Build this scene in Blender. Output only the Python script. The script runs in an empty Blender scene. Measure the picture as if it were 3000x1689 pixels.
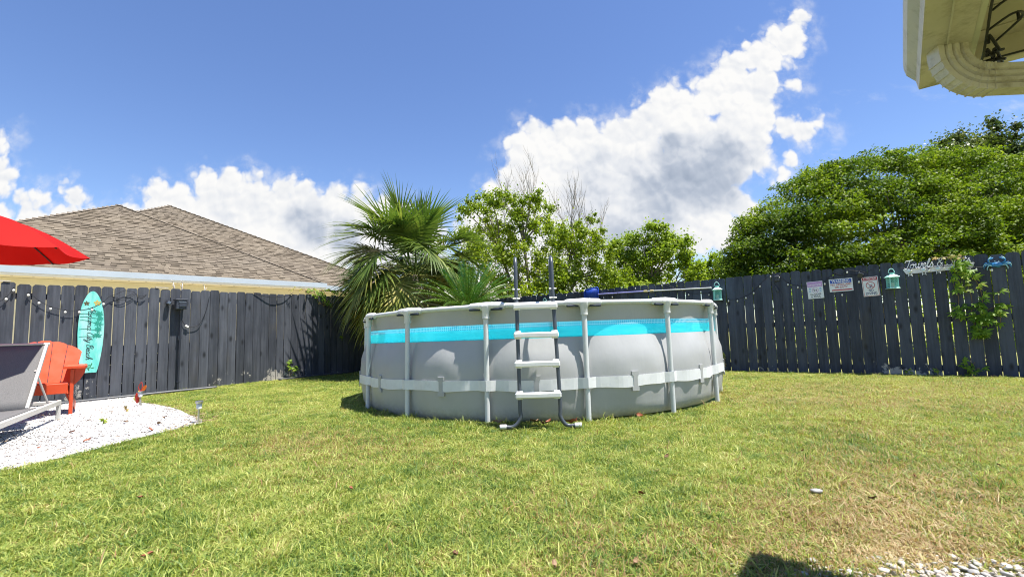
import bpy, bmesh, math, random
import numpy as np
from mathutils import Vector, Matrix, Quaternion

# ------------------------------------------------------------------ camera, sky, sun, exposure
SC = bpy.context.scene
COL = SC.collection
random.seed(7)
RNG = np.random.default_rng(11)
R = math.radians
CAM_H, PITCH, ROLL, FPX = 0.828, 0.0903, 0.0275, 1366.0

def make_camera():
    f = Vector((0, math.cos(PITCH), math.sin(PITCH)))
    rt = Vector((1, 0, 0)); up = Vector((0, -math.sin(PITCH), math.cos(PITCH)))
    c, s = math.cos(ROLL), math.sin(ROLL)
    a = rt * c - up * s; b = rt * s + up * c
    cd = bpy.data.cameras.new('camera'); cam = bpy.data.objects.new('camera', cd)
    COL.objects.link(cam)
    cd.sensor_width = 36; cd.lens = FPX / 3000 * 36
    cd.clip_start = 0.05; cd.clip_end = 3000
    m = Matrix(((a.x, b.x, -f.x, 0), (a.y, b.y, -f.y, 0), (a.z, b.z, -f.z, CAM_H), (0, 0, 0, 1)))
    cam.matrix_world = m
    SC.camera = cam
make_camera()

SUN_EL = R(71)
SUN_AZ = Vector((0.945, -0.325)).normalized()
SUN = Vector((SUN_AZ.x * math.cos(SUN_EL), SUN_AZ.y * math.cos(SUN_EL), math.sin(SUN_EL)))
sl = bpy.data.lights.new('sun', 'SUN'); sl.energy = 5.0; sl.angle = R(0.53); sl.color = (1.0, 0.955, 0.88)
so = bpy.data.objects.new('sun', sl); COL.objects.link(so)
so.rotation_euler = (-SUN).to_track_quat('-Z', 'Y').to_euler()
so.location = (20, -4, 60)

SC.view_settings.view_transform = 'Standard'; SC.view_settings.look = 'None'
SC.view_settings.exposure = 1.08; SC.view_settings.gamma = 1.0
SC.view_settings.use_curve_mapping = False
SC.render.engine = 'CYCLES'
SC.cycles.max_bounces = 6; SC.cycles.diffuse_bounces = 3; SC.cycles.glossy_bounces = 3
SC.cycles.transmission_bounces = 5; SC.cycles.transparent_max_bounces = 12
SC.cycles.caustics_reflective = False; SC.cycles.caustics_refractive = False
SC.cycles.use_denoising = True; SC.cycles.denoising_prefilter = 'ACCURATE'; SC.cycles.filter_width = 1.05

# cloud puffs: direction of the sky as (x/y, z/y) and radius
PUFFS = [(0.66, 0.680, 0.026), (0.655, 0.652, 0.032), (0.632, 0.628, 0.036), (0.605, 0.605, 0.038), (0.575, 0.582, 0.042), (0.521, 0.578, 0.032), (0.497, 0.535, 0.057), (0.567, 0.519, 0.053), (0.542, 0.468, 0.07), (0.461, 0.505, 0.05), (0.368, 0.507, 0.034), (0.379, 0.472, 0.059), (0.311, 0.457, 0.05), (0.393, 0.42, 0.079), (0.497, 0.417, 0.074), (0.256, 0.436, 0.038), (0.266, 0.389, 0.079), (0.18, 0.426, 0.044), (0.134, 0.419, 0.047), (0.067, 0.421, 0.039), (0.07, 0.373, 0.072), (0.16, 0.358, 0.098), (0.014, 0.34, 0.044), (-0.015, 0.324, 0.032), (0.034, 0.289, 0.082), (0.178, 0.285, 0.112), (0.303, 0.302, 0.112), (0.408, 0.342, 0.094), (0.514, 0.36, 0.056), (0.425, 0.265, 0.075), (0.503, 0.259, 0.031), (0.38, 0.216, 0.078), (0.257, 0.22, 0.097), (0.442, 0.206, 0.045), (0.603, 0.431, 0.03), (0.643, 0.417, 0.026), (0.695, 0.432, 0.015), (0.72, 0.44, 0.008), (0.613, 0.354, 0.015), (0.548, 0.323, 0.012), (0.59, 0.326, 0.01), (0.653, 0.533, 0.01), (-0.627, 0.343, 0.031), (-0.589, 0.338, 0.035), (-0.56, 0.32, 0.039), (-0.665, 0.333, 0.034), (-0.717, 0.317, 0.024), (-0.77, 0.315, 0.028), (-0.804, 0.305, 0.021), (-0.839, 0.299, 0.013), (-0.629, 0.289, 0.071), (-0.699, 0.281, 0.053), (-0.491, 0.325, 0.023), (-0.462, 0.317, 0.030), (-0.49, 0.289, 0.052), (-0.438, 0.295, 0.030), (-0.392, 0.287, 0.024), (-0.402, 0.259, 0.059), (-0.541, 0.263, 0.073), (-0.333, 0.281, 0.031), (-0.301, 0.291, 0.024), (-0.298, 0.263, 0.050), (-0.35, 0.243, 0.065), (-0.489, 0.232, 0.090), (-0.385, 0.201, 0.078), (-0.779, 0.265, 0.052), (-1.117, 0.292, 0.022), (-1.066, 0.306, 0.024), (-1.014, 0.308, 0.028), (-0.991, 0.332, 0.013), (-0.961, 0.313, 0.024), (-0.923, 0.301, 0.019), (-1.047, 0.273, 0.045), (-0.895, 0.297, 0.009), (-0.966, 0.271, 0.043), (-1.128, 0.44, 0.020), (-1.117, 0.375, 0.029), (-1.099, 0.382, 0.016), (-1.111, 0.343, 0.013),
         (-0.2, 0.2, 0.06), (-0.42, 0.27, 0.05), (-0.33, 0.25, 0.05), (-0.74, 0.27, 0.06), (-0.84, 0.26, 0.05), (-0.26, 0.25, 0.04), (-0.05, 0.2, 0.07), (0.1, 0.2, 0.08), (-0.7, 0.2, 0.08), (-0.9, 0.2, 0.08), (-0.28, 0.17, 0.07), (0.14, 0.13, 0.07), (0.3, 0.14, 0.06), (0.0, 0.13, 0.07)]
GREYS = [(0.223, 0.291, 0.11), (0.304, 0.266, 0.11), (0.389, 0.324, 0.10), (0.481, 0.353, 0.09), (0.355, 0.387, 0.05), (0.27, 0.21, 0.10), (-0.45, 0.24, 0.06), (-0.36, 0.22, 0.05)]

def build_world():
    w = bpy.data.worlds.new('World'); SC.world = w; w.use_nodes = True
    nt = w.node_tree; N = nt.nodes; L = nt.links
    N.clear()
    out = N.new('ShaderNodeOutputWorld'); bg = N.new('ShaderNodeBackground'); L.new(bg.outputs[0], out.inputs[0])
    sky = N.new('ShaderNodeTexSky'); sky.sky_type = 'NISHITA'; sky.sun_disc = False
    sky.sun_elevation = SUN_EL; sky.sun_rotation = math.atan2(SUN_AZ.x, SUN_AZ.y)
    sky.air_density = 1.0; sky.dust_density = 0.15; sky.ozone_density = 3.2; sky.altitude = 0
    def M(op, a, b=None, c=None, clamp=False):
        n = N.new('ShaderNodeMath'); n.operation = op; n.use_clamp = clamp
        for i, v in enumerate((a, b, c)):
            if v is None: continue
            if isinstance(v, (int, float)): n.inputs[i].default_value = v
            else: L.new(v, n.inputs[i])
        return n.outputs[0]
    def V(op, a, b=None, s=None):
        n = N.new('ShaderNodeVectorMath'); n.operation = op
        for i, v in enumerate((a, b)):
            if v is None: continue
            if isinstance(v, tuple): n.inputs[i].default_value = v
            else: L.new(v, n.inputs[i])
        if s is not None: n.inputs['Scale'].default_value = s
        return n.outputs['Value'] if op in ('DISTANCE', 'LENGTH') else n.outputs[0]
    def noise(vec, scale, detail, rough=0.55, lac=2.0, col=False):
        n = N.new('ShaderNodeTexNoise'); n.inputs['Scale'].default_value = scale
        n.inputs['Detail'].default_value = detail; n.inputs['Roughness'].default_value = rough
        n.inputs['Lacunarity'].default_value = lac
        L.new(vec, n.inputs['Vector'])
        return n.outputs['Color'] if col else n.outputs[0]
    def sm(x, lo, hi):
        n = N.new('ShaderNodeMapRange'); n.interpolation_type = 'SMOOTHSTEP'
        n.inputs[1].default_value = lo; n.inputs[2].default_value = hi
        L.new(x, n.inputs[0]); return n.outputs[0]
    tc = N.new('ShaderNodeTexCoord')
    sep = N.new('ShaderNodeSeparateXYZ'); L.new(tc.outputs['Generated'], sep.inputs[0])
    x, y, z = sep.outputs
    ay = M('MAXIMUM', M('ABSOLUTE', y), 0.08)
    u = M('DIVIDE', x, ay); v = M('DIVIDE', z, ay)
    cmb = N.new('ShaderNodeCombineXYZ'); L.new(u, cmb.inputs[0]); L.new(v, cmb.inputs[1])
    # behind the viewer another cloudscape: shift the pattern
    sgn = M('SIGN', y); L.new(M('MULTIPLY', M('LESS_THAN', y, 0.0), 7.3), cmb.inputs[2])
    p0 = cmb.outputs[0]
    w1 = V('SUBTRACT', noise(p0, 9.0, 3, 0.5, col=True), (0.5, 0.5, 0.5))
    def voro(vec, scale):
        n = N.new('ShaderNodeTexVoronoi'); n.voronoi_dimensions = '2D'; n.feature = 'F1'; n.inputs['Scale'].default_value = scale
        L.new(vec, n.inputs['Vector']); return n.outputs['Distance']
    w2 = V('SUBTRACT', noise(p0, 26.0, 3, 0.5, col=True), (0.5, 0.5, 0.5))
    p = V('ADD', p0, V('SCALE', w1, s=0.075))
    p = V('ADD', p, V('SCALE', w2, s=0.018))
    flat = V('MULTIPLY', p, (1.0, 1.0, 0.0))
    f = None
    for (a, b, r) in PUFFS:
        d = V('DISTANCE', flat, (a, b, 0.0))
        t = M('MULTIPLY_ADD', d, -1.0, r)
        f = t if f is None else M('MAXIMUM', f, t)
    front = M('GREATER_THAN', y, 0.0)
    # generic clouds for every other part of the sky
    gen = M('SUBTRACT', noise(p, 2.2, 5, 0.55), 0.56)
    gen = M('MULTIPLY', gen, 0.35)
    low = sm(z, 0.42, 0.12)
    gen = M('SUBTRACT', gen, M('MULTIPLY', M('SUBTRACT', 1.0, low), 0.09))
    side = sm(M('ABSOLUTE', u), 1.25, 1.7)
    gen_on = M('MAXIMUM', side, M('SUBTRACT', 1.0, front))
    fa = M('ADD', M('MULTIPLY', f, front), M('MULTIPLY', M('SUBTRACT', 1.0, front), -0.3))
    fb = M('SUBTRACT', gen, M('MULTIPLY', M('SUBTRACT', 1.0, gen_on), 0.5))
    field = M('MAXIMUM', fa, fb)
    bill = M('SUBTRACT', noise(p0, 22.0, 6, 0.6), 0.5)
    pv = V('ADD', p0, V('SCALE', w2, s=0.030))
    def puff(off):
        q = V('ADD', pv, off) if off else pv
        a = M('SUBTRACT', 0.55, voro(q, 20.0)); b = M('SUBTRACT', 0.50, voro(q, 52.0)); c = M('SUBTRACT', 0.50, voro(q, 120.0))
        return M('ADD', a, M('ADD', M('MULTIPLY', b, 0.42), M('MULTIPLY', c, 0.10)))
    h0 = puff(None); h1 = puff((0.005, 0.011, 0.0))
    dens = M('ADD', field, M('MULTIPLY', h0, 0.036))
    dens = M('ADD', dens, M('MULTIPLY', bill, 0.012))
    mask = sm(dens, -0.007, 0.016)
    veil = M('MULTIPLY', sm(dens, -0.045, 0.012), sm(noise(p0, 16.0, 5, 0.6), 0.42, 0.72))
    mask = M('MAXIMUM', mask, M('MULTIPLY', veil, 0.55))
    # thin wisps
    strd = V('MULTIPLY', p0, (5.0, 11.0, 5.0))
    wisp = sm(noise(strd, 1.0, 6, 0.65), 0.57, 0.80)
    wband = M('MULTIPLY', sm(u, 0.55, 0.75), sm(v, 0.60, 0.36))
    wisp = M('MULTIPLY', M('MULTIPLY', wisp, wband), 0.75)
    mask = M('MAXIMUM', mask, wisp)
    # cloud light: relief seen against the sun that stands up and to the right, grey bellies
    sh = (0.008, 0.016, 0.0)
    q = V('ADD', p0, sh)
    rel = M('SUBTRACT', noise(p0, 9.0, 3, 0.5), noise(q, 9.0, 3, 0.5))
    rel2 = M('SUBTRACT', h0, h1)
    g = None
    for (a, b, r) in GREYS:
        d = V('DISTANCE', flat, (a, b, 0.0))
        t = sm(M('DIVIDE', d, r), 1.25, 0.35)
        g = t if g is None else M('MAXIMUM', g, t)
    g = M('MULTIPLY', g, front)
    g = M('MULTIPLY', g, sm(noise(p0, 5.0, 3, 0.45), 0.22, 0.50))
    edge = sm(dens, 0.0, 0.05)
    b = M('ADD', 0.93, M('MULTIPLY', rel, 0.22))
    b = M('ADD', b, M('MULTIPLY', rel2, 0.16))
    b = M('SUBTRACT', b, M('MULTIPLY', g, 0.27))
    b = M('SUBTRACT', b, M('MULTIPLY', M('MULTIPLY', edge, sm(noise(p0, 5.0, 2), 0.42, 0.7)), 0.09))
    b = M('MINIMUM', M('MAXIMUM', b, 0.36), 0.98)
    ramp = N.new('ShaderNodeValToRGB'); L.new(b, ramp.inputs[0])
    e = ramp.color_ramp.elements
    e[0].position = 0.35; e[0].color = (0.115, 0.148, 0.205, 1)
    e[1].position = 0.95; e[1].color = (0.465, 0.463, 0.458, 1)
    k = e.new(0.62); k.color = (0.24, 0.268, 0.318, 1)
    k = e.new(0.80); k.color = (0.375, 0.388, 0.412, 1)
    hs = N.new('ShaderNodeHueSaturation'); hs.inputs['Saturation'].default_value = 1.10; hs.inputs['Hue'].default_value = 0.510; L.new(sky.outputs[0], hs.inputs['Color'])
    sk = V('SCALE', hs.outputs[0], s=0.091)
    mixc = N.new('ShaderNodeMix'); mixc.data_type = 'RGBA'
    L.new(mask, mixc.inputs[0]); L.new(sk, mixc.inputs[6]); L.new(ramp.outputs[0], mixc.inputs[7])
    L.new(mixc.outputs[2], bg.inputs[0]); bg.inputs[1].default_value = 1.0
    w.cycles.sampling_method = 'MANUAL'; w.cycles.sample_map_resolution = 512
build_world()

# ------------------------------------------------------------------ helpers
MAT = {}
def nodes_of(name):
    m = bpy.data.materials.new(name); m.use_nodes = True
    nt = m.node_tree; N = nt.nodes
    return m, nt, N, nt.links, N['Principled BSDF']
def col4(c): return (c[0], c[1], c[2], 1.0)
def mix_rgb(N, L, fac, a, b, blend='MIX'):
    n = N.new('ShaderNodeMix'); n.data_type = 'RGBA'; n.blend_type = blend
    for i, v in ((0, fac), (6, a), (7, b)):
        if isinstance(v, (int, float)): n.inputs[i].default_value = v
        elif isinstance(v, tuple): n.inputs[i].default_value = col4(v)
        else: L.new(v, n.inputs[i])
    return n.outputs[2]
def noise_n(N, L, vec, scale, detail=4, rough=0.55):
    n = N.new('ShaderNodeTexNoise'); n.inputs['Scale'].default_value = scale
    n.inputs['Detail'].default_value = detail; n.inputs['Roughness'].default_value = rough
    if vec is not None: L.new(vec, n.inputs['Vector'])
    return n.outputs[0]
def ramp_n(N, L, fac, stops):
    r = N.new('ShaderNodeValToRGB'); L.new(fac, r.inputs[0]); e = r.color_ramp.elements
    e[0].position, e[0].color = stops[0][0], col4(stops[0][1])
    e[1].position, e[1].color = stops[-1][0], col4(stops[-1][1])
    for p, c in stops[1:-1]:
        k = e.new(p); k.color = col4(c)
    return r.outputs[0]
def range_n(N, L, v, a, b, c=0.0, d=1.0):
    n = N.new('ShaderNodeMapRange'); L.new(v, n.inputs[0])
    for i, q in enumerate((a, b, c, d)): n.inputs[i + 1].default_value = q
    return n.outputs[0]
def math_n(N, L, op, a, b=None):
    n = N.new('ShaderNodeMath'); n.operation = op
    for i, v in enumerate((a, b)):
        if v is None: continue
        if isinstance(v, (int, float)): n.inputs[i].default_value = v
        else: L.new(v, n.inputs[i])
    return n.outputs[0]
def scaled(N, L, vec, s):
    n = N.new('ShaderNodeVectorMath'); n.operation = 'MULTIPLY'; L.new(vec, n.inputs[0]); n.inputs[1].default_value = s
    return n.outputs[0]
def bump_n(N, L, b, h, strength, dist=0.01):
    n = N.new('ShaderNodeBump'); n.inputs['Strength'].default_value = strength; n.inputs['Distance'].default_value = dist
    L.new(h, n.inputs['Height']); L.new(n.outputs[0], b.inputs['Normal'])
def pm(name, c, rough=0.5, var=0.12, scale=6.0, bump=0.0, bscale=60.0, metal=0.0, spec=0.5, dirt=None, dirt_amt=0.3):
    """plain painted/plastic/metal surface with uneven tone, grime and fine relief"""
    if name in MAT: return MAT[name]
    m, nt, N, L, b = nodes_of(name)
    g = N.new('ShaderNodeNewGeometry'); pos = g.outputs['Position']
    n1 = noise_n(N, L, pos, scale, 5, 0.6)
    lo = tuple(max(0, q * (1 - var)) for q in c); hi = tuple(min(1, q * (1 + var)) for q in c)
    col = ramp_n(N, L, n1, [(0.3, lo), (0.7, hi)])
    if dirt:
        n2 = noise_n(N, L, pos, scale * 2.3, 6, 0.7)
        col = mix_rgb(N, L, math_n(N, L, 'MULTIPLY', range_n(N, L, n2, 0.5, 0.75), dirt_amt), col, dirt)
    L.new(col, b.inputs['Base Color'])
    b.inputs['Metallic'].default_value = metal; b.inputs['Specular IOR Level'].default_value = spec
    L.new(range_n(N, L, n1, 0.25, 0.75, max(0.02, rough - 0.08), min(1, rough + 0.08)), b.inputs['Roughness'])
    if bump: bump_n(N, L, b, noise_n(N, L, pos, bscale, 4, 0.6), bump, 0.004)
    MAT[name] = m
    return m
def leaf_mat(name, stops, trans=0.45, rough=0.45, nscale=0.8, tint=(0.9, 1.0, 0.5), spec=0.4):
    """foliage: colour differs leaf by leaf; light shines through"""
    if name in MAT: return MAT[name]
    m, nt, N, L, b = nodes_of(name)
    g = N.new('ShaderNodeNewGeometry')
    n1 = noise_n(N, L, g.outputs['Position'], nscale, 3, 0.6)
    v = math_n(N, L, 'ADD', math_n(N, L, 'MULTIPLY', g.outputs['Random Per Island'], 0.6), math_n(N, L, 'MULTIPLY', math_n(N, L, 'SUBTRACT', n1, 0.5), 1.3))
    v = math_n(N, L, 'ADD', v, 0.2)
    col = ramp_n(N, L, v, stops)
    L.new(col, b.inputs['Base Color']); b.inputs['Roughness'].default_value = rough
    b.inputs['Specular IOR Level'].default_value = spec
    t = N.new('ShaderNodeBsdfTranslucent'); L.new(mix_rgb(N, L, 1.0, col, tint, 'MULTIPLY'), t.inputs[0])
    mx = N.new('ShaderNodeMixShader'); mx.inputs[0].default_value = trans
    L.new(b.outputs[0], mx.inputs[1]); L.new(t.outputs[0], mx.inputs[2])
    L.new(mx.outputs[0], N['Material Output'].inputs[0])
    MAT[name] = m
    return m

def tag(o, label=None, cat=None, group=None, kind=None):
    if label: o['label'] = label
    if cat: o['category'] = cat
    if group: o['group'] = group
    if kind: o['kind'] = kind
    return o
def empty(name, loc, label, cat, group=None):
    o = bpy.data.objects.new(name, None); o.location = loc; o.empty_display_size = 0.1
    COL.objects.link(o); tag(o, label, cat, group)
    return o
def origin_of(p):
    v = Vector((0, 0, 0))
    while p is not None:
        v += p.location; p = p.parent
    return v
def link_mesh(name, me, mat, parent=None, smooth=False):
    if mat is not None and len(me.materials) == 0: me.materials.append(mat)
    if smooth:
        me.polygons.foreach_set('use_smooth', [True] * len(me.polygons))
    o = bpy.data.objects.new(name, me); COL.objects.link(o)
    if parent is not None: o.parent = parent
    return o
def np_mesh(name, V, F):
    """V (n,3), F (m,k) all faces of the same size"""
    V = np.asarray(V, np.float32); F = np.asarray(F, np.int32); k = F.shape[1]
    me = bpy.data.meshes.new(name)
    me.vertices.add(len(V)); me.vertices.foreach_set('co', V.ravel())
    me.loops.add(F.size); me.loops.foreach_set('vertex_index', F.ravel())
    me.polygons.add(len(F)); me.polygons.foreach_set('loop_start', np.arange(0, F.size, k, dtype=np.int32))
    me.update(calc_edges=True); me.validate()
    return me
class MB:
    def __init__(s): s.v = []; s.f = []
    def add(s, vs, fs):
        o = len(s.v); s.v += [tuple(q) for q in vs]; s.f += [tuple(i + o for i in q) for q in fs]; return s
    def box(s, c, size, rot=None, bev=0.0):
        x, y, z = (q / 2 for q in size); c = Vector(c)
        rot = rot or Matrix.Identity(3)
        if bev <= 0:
            vs = [c + rot @ Vector((a * x, b * y, d * z)) for a in (-1, 1) for b in (-1, 1) for d in (-1, 1)]
            return s.add(vs, [(0, 1, 3, 2), (4, 6, 7, 5), (0, 4, 5, 1), (2, 3, 7, 6), (0, 2, 6, 4), (1, 5, 7, 3)])
        e = min(bev, x * 0.9, y * 0.9, z * 0.9)
        bm = bmesh.new(); bmesh.ops.create_cube(bm, size=1.0)
        for q in bm.verts: q.co = Vector((q.co.x * 2 * x, q.co.y * 2 * y, q.co.z * 2 * z))
        bmesh.ops.bevel(bm, geom=list(bm.edges), offset=e, segments=1, affect='EDGES')
        bm.verts.index_update()
        s.add([c + rot @ q.co for q in bm.verts], [[q.index for q in fc.verts] for fc in bm.faces]); bm.free()
        return s
    def tube(s, pts, r, n=8, caps=True, squash=None):
        pts = [Vector(p) for p in pts]
        rs = r if isinstance(r, (list, tuple)) else [r] * len(pts)
        up = Vector((0, 0, 1)); rings = []
        t0 = (pts[1] - pts[0]).normalized()
        a = t0.orthogonal().normalized() if abs(t0.dot(up)) > 0.9 else (up - t0 * up.dot(t0)).normalized()
        for i, p in enumerate(pts):
            t = (pts[min(i + 1, len(pts) - 1)] - pts[max(i - 1, 0)]).normalized()
            a = (a - t * a.dot(t)); a = a.normalized() if a.length > 1e-6 else t.orthogonal().normalized()
            b = t.cross(a)
            rings.append([p + (a * math.cos(2 * math.pi * k / n) + b * math.sin(2 * math.pi * k / n)) * rs[i] for k in range(n)])
        vs = [q for g in rings for q in g]; fs = []
        for i in range(len(pts) - 1):
            for k in range(n):
                k2 = (k + 1) % n
                fs.append((i * n + k, i * n + k2, (i + 1) * n + k2, (i + 1) * n + k))
        if caps:
            fs.append(tuple(range(n - 1, -1, -1))); fs.append(tuple((len(pts) - 1) * n + k for k in range(n)))
        return s.add(vs, fs)
    def prism(s, poly, org, ux, uy, th, back=0.0):
        """flat outline poly [(a,b)] in the plane (org,ux,uy), thickness th along ux x uy"""
        org, ux, uy = Vector(org), Vector(ux), Vector(uy); nn = ux.cross(uy).normalized()
        n = len(poly)
        vs = [org + ux * a + uy * b - nn * back for a, b in poly] + [org + ux * a + uy * b + nn * th for a, b in poly]
        fs = [tuple(range(n - 1, -1, -1)), tuple(range(n, 2 * n))]
        fs += [(k, (k + 1) % n, n + (k + 1) % n, n + k) for k in range(n)]
        return s.add(vs, fs)
    def loft(s, rings, closed=True, caps=False):
        n = len(rings[0]); vs = [q for g in rings for q in g]; fs = []
        for i in range(len(rings) - 1):
            for k in range(n if closed else n - 1):
                k2 = (k + 1) % n
                fs.append((i * n + k, i * n + k2, (i + 1) * n + k2, (i + 1) * n + k))
        if caps: fs += [tuple(range(n - 1, -1, -1)), tuple((len(rings) - 1) * n + k for k in range(n))]
        return s.add(vs, fs)
    def lathe(s, c, prof, n=12, axis=None):
        c = Vector(c); q = (axis or Vector((0, 0, 1))).to_track_quat('Z', 'Y')
        rings = [[c + q @ Vector((r * math.cos(2 * math.pi * k / n), r * math.sin(2 * math.pi * k / n), h)) for k in range(n)] for r, h in prof]
        return s.loft(rings, True, True)
    def build(s, name, mat, parent=None, smooth=False, angle=None):
        o = origin_of(parent) if parent is not None else Vector((0, 0, 0))
        me = bpy.data.meshes.new(name)
        me.from_pydata([(q[0] - o.x, q[1] - o.y, q[2] - o.z) for q in s.v], [], s.f); me.update()
        ob = link_mesh(name, me, mat, parent, smooth or angle is not None)
        if angle is not None:
            bm = bmesh.new(); bm.from_mesh(me)
            for e in bm.edges:
                if len(e.link_faces) == 2 and e.calc_face_angle(0) > R(angle): e.smooth = False
            bm.to_mesh(me); bm.free()
        return ob
def spline(pts, k=6):
    P = [Vector(p) for p in pts]; out = []
    for i in range(len(P) - 1):
        a = P[max(i - 1, 0)]; b = P[i]; c = P[i + 1]; d = P[min(i + 2, len(P) - 1)]
        for j in range(k):
            t = j / k
            out.append(0.5 * ((2 * b) + (c - a) * t + (2 * a - 5 * b + 4 * c - d) * t * t + (3 * b - a - 3 * c + d) * t ** 3))
    out.append(P[-1]); return out
def sstep(a, b, x):
    t = np.clip((x - a) / (b - a), 0, 1); return t * t * (3 - 2 * t)
def gz(x, y):
    """height of the lawn"""
    return float(-0.055 * sstep(5.0, 8.8, y) - 0.05 * sstep(-4.2, -6.2, x) * sstep(9.2, 7.0, y) - 0.02 * sstep(4.3, 3.4, y) * sstep(1.0, 2.5, y))
def gz_np(x, y):
    return -0.055 * sstep(5.0, 8.8, y) - 0.05 * sstep(-4.2, -6.2, x) * sstep(9.2, 7.0, y) - 0.02 * sstep(4.3, 3.4, y) * sstep(1.0, 2.5, y)
def text_mesh(body, size, bold=0.0, extrude=0.0, align='CENTER', shear=0.0):
    cu = bpy.data.curves.new('t', 'FONT'); cu.body = body; cu.size = size; cu.extrude = extrude
    cu.offset = bold; cu.align_x = align; cu.align_y = 'CENTER'; cu.shear = shear; cu.resolution_u = 3
    ob = bpy.data.objects.new('t', cu); COL.objects.link(ob)
    dg = bpy.context.evaluated_depsgraph_get(); dg.update()
    me = bpy.data.meshes.new_from_object(ob.evaluated_get(dg))
    bpy.data.objects.remove(ob); bpy.data.curves.remove(cu)
    return me
def text_on(name, body, size, org, ux, uy, mat, parent, bold=0.0, align='CENTER', lift=0.0015, width=None):
    me = text_mesh(body, size, bold, 0.0, align)
    ux, uy = Vector(ux).normalized(), Vector(uy).normalized(); nn = ux.cross(uy)
    o = Vector(org) - (origin_of(parent) if parent else Vector())
    xs = [q.co.x for q in me.vertices]
    k = 1.0
    if width and xs: k = width / (max(xs) - min(xs))
    for q in me.vertices:
        a = q.co.copy(); q.co = o + ux * (a.x * k) + uy * a.y + nn * lift
    me.update()
    return link_mesh(name, me, mat, parent)
GLYPH = {
 'a': (1.15, [[(.8,.8),(.4,1),(.05,.6),(.1,.1),(.45,0),(.8,.4),(.85,.95),(.82,.3),(.95,.02),(1.2,.2)]]),
 'n': (1.05, [[(0,.6),(.15,1),(.2,.5),(.15,0),(.2,.5),(.5,1),(.7,.8),(.7,.2),(.85,0),(1.1,.2)]]),
 'm': (1.6, [[(0,.6),(.15,1),(.2,.5),(.15,0),(.2,.5),(.45,1),(.62,.7),(.6,0),(.65,.5),(.95,1),(1.15,.8),(1.15,.2),(1.3,0),(1.6,.2)]]),
 'e': (.78, [[(0,.3),(.4,.5),(.6,.8),(.4,1),(.12,.7),(.1,.25),(.4,0),(.82,.25)]]),
 'c': (.75, [[(.65,.8),(.4,1),(.1,.6),(.12,.2),(.4,0),(.8,.25)]]),
 'h': (1.05, [[(0,.3),(.4,1.4),(.45,2),(.25,1.9),(.18,1),(.12,0),(.25,.6),(.5,1),(.7,.8),(.68,.2),(.85,0),(1.1,.2)]]),
 'i': (.52, [[(0,.2),(.2,1),(.15,.2),(.35,0),(.6,.2)], [(.22,1.35),(.26,1.4)]]),
 't': (.6, [[(0,.2),(.3,1.7),(.2,.2),(.4,0),(.65,.2)], [(0,1.1),(.55,1.2)]]),
 'y': (.95, [[(0,.6),(.1,1),(.12,.3),(.4,0),(.7,.4),(.8,1),(.7,0),(.5,-.9),(.2,-.8),(.5,-.2),(1,.2)]]),
 'o': (1.0, [[(.5,1),(.15,.8),(.05,.3),(.4,0),(.75,.4),(.6,.95),(.45,.9),(.8,.8),(1.1,.9)]]),
 'w': (1.38, [[(0,.8),(.1,1),(.1,.2),(.35,0),(.6,.4),(.65,1),(.62,.2),(.9,0),(1.15,.5),(1.15,1),(1.4,.85)]]),
 'l': (.6, [[(0,.2),(.4,1.3),(.45,2),(.25,1.9),(.15,.8),(.2,.1),(.4,0),(.7,.2)]]),
 's': (.72, [[(0,.1),(.35,1.1),(.38,.8),(.62,.35),(.4,0),(.05,.1)]]),
 'u': (1.05, [[(0,.7),(.1,1),(.08,.3),(.35,0),(.65,.4),(.72,1),(.68,.2),(.85,0),(1.1,.2)]]),
 'T': (.95, [[(-.15,1.5),(.0,2),(.5,1.95),(1.3,2.2)], [(.75,2),(.6,1),(.4,.1),(.1,-.05),(-.1,.2)]]),
 'S': (1.2, [[(1.1,1.8),(.8,2.2),(.35,1.9),(.5,1.3),(.9,.8),(.8,.1),(.3,-.05),(-.05,.3)]]),
 'P': (1.0, [[(.5,2),(.35,1),(.2,0),(0,-.1)], [(.0,1.4),(.1,1.8),(.5,2.15),(1.1,1.9),(1,1.2),(.4,1)]]),
 'C': (1.15, [[(1.1,1.7),(.9,2.1),(.4,1.8),(.1,.9),(.3,.1),(.8,0),(1.2,.4)]]),
 'B': (1.2, [[(.4,2),(.3,1),(.15,0)], [(.0,1.5),(.2,1.9),(.6,2.15),(1,1.8),(.8,1.2),(.4,1.1),(.9,1),(1.1,.5),(.7,0),(.1,.1)]]),
 '&': (1.3, [[(1.1,.05),(.3,1.3),(.4,1.9),(.75,1.8),(.65,1.3),(.15,.7),(.2,.1),(.6,0),(1.05,.75)]]),
 ' ': (.6, []),
}
def script_strokes(txt, slant=0.25):
    x = 0; out = []
    for ch in txt:
        adv, st = GLYPH[ch]
        for s_ in st: out.append([(x + a + slant * b, b) for a, b in s_])
        x += adv
    return out, x
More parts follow.
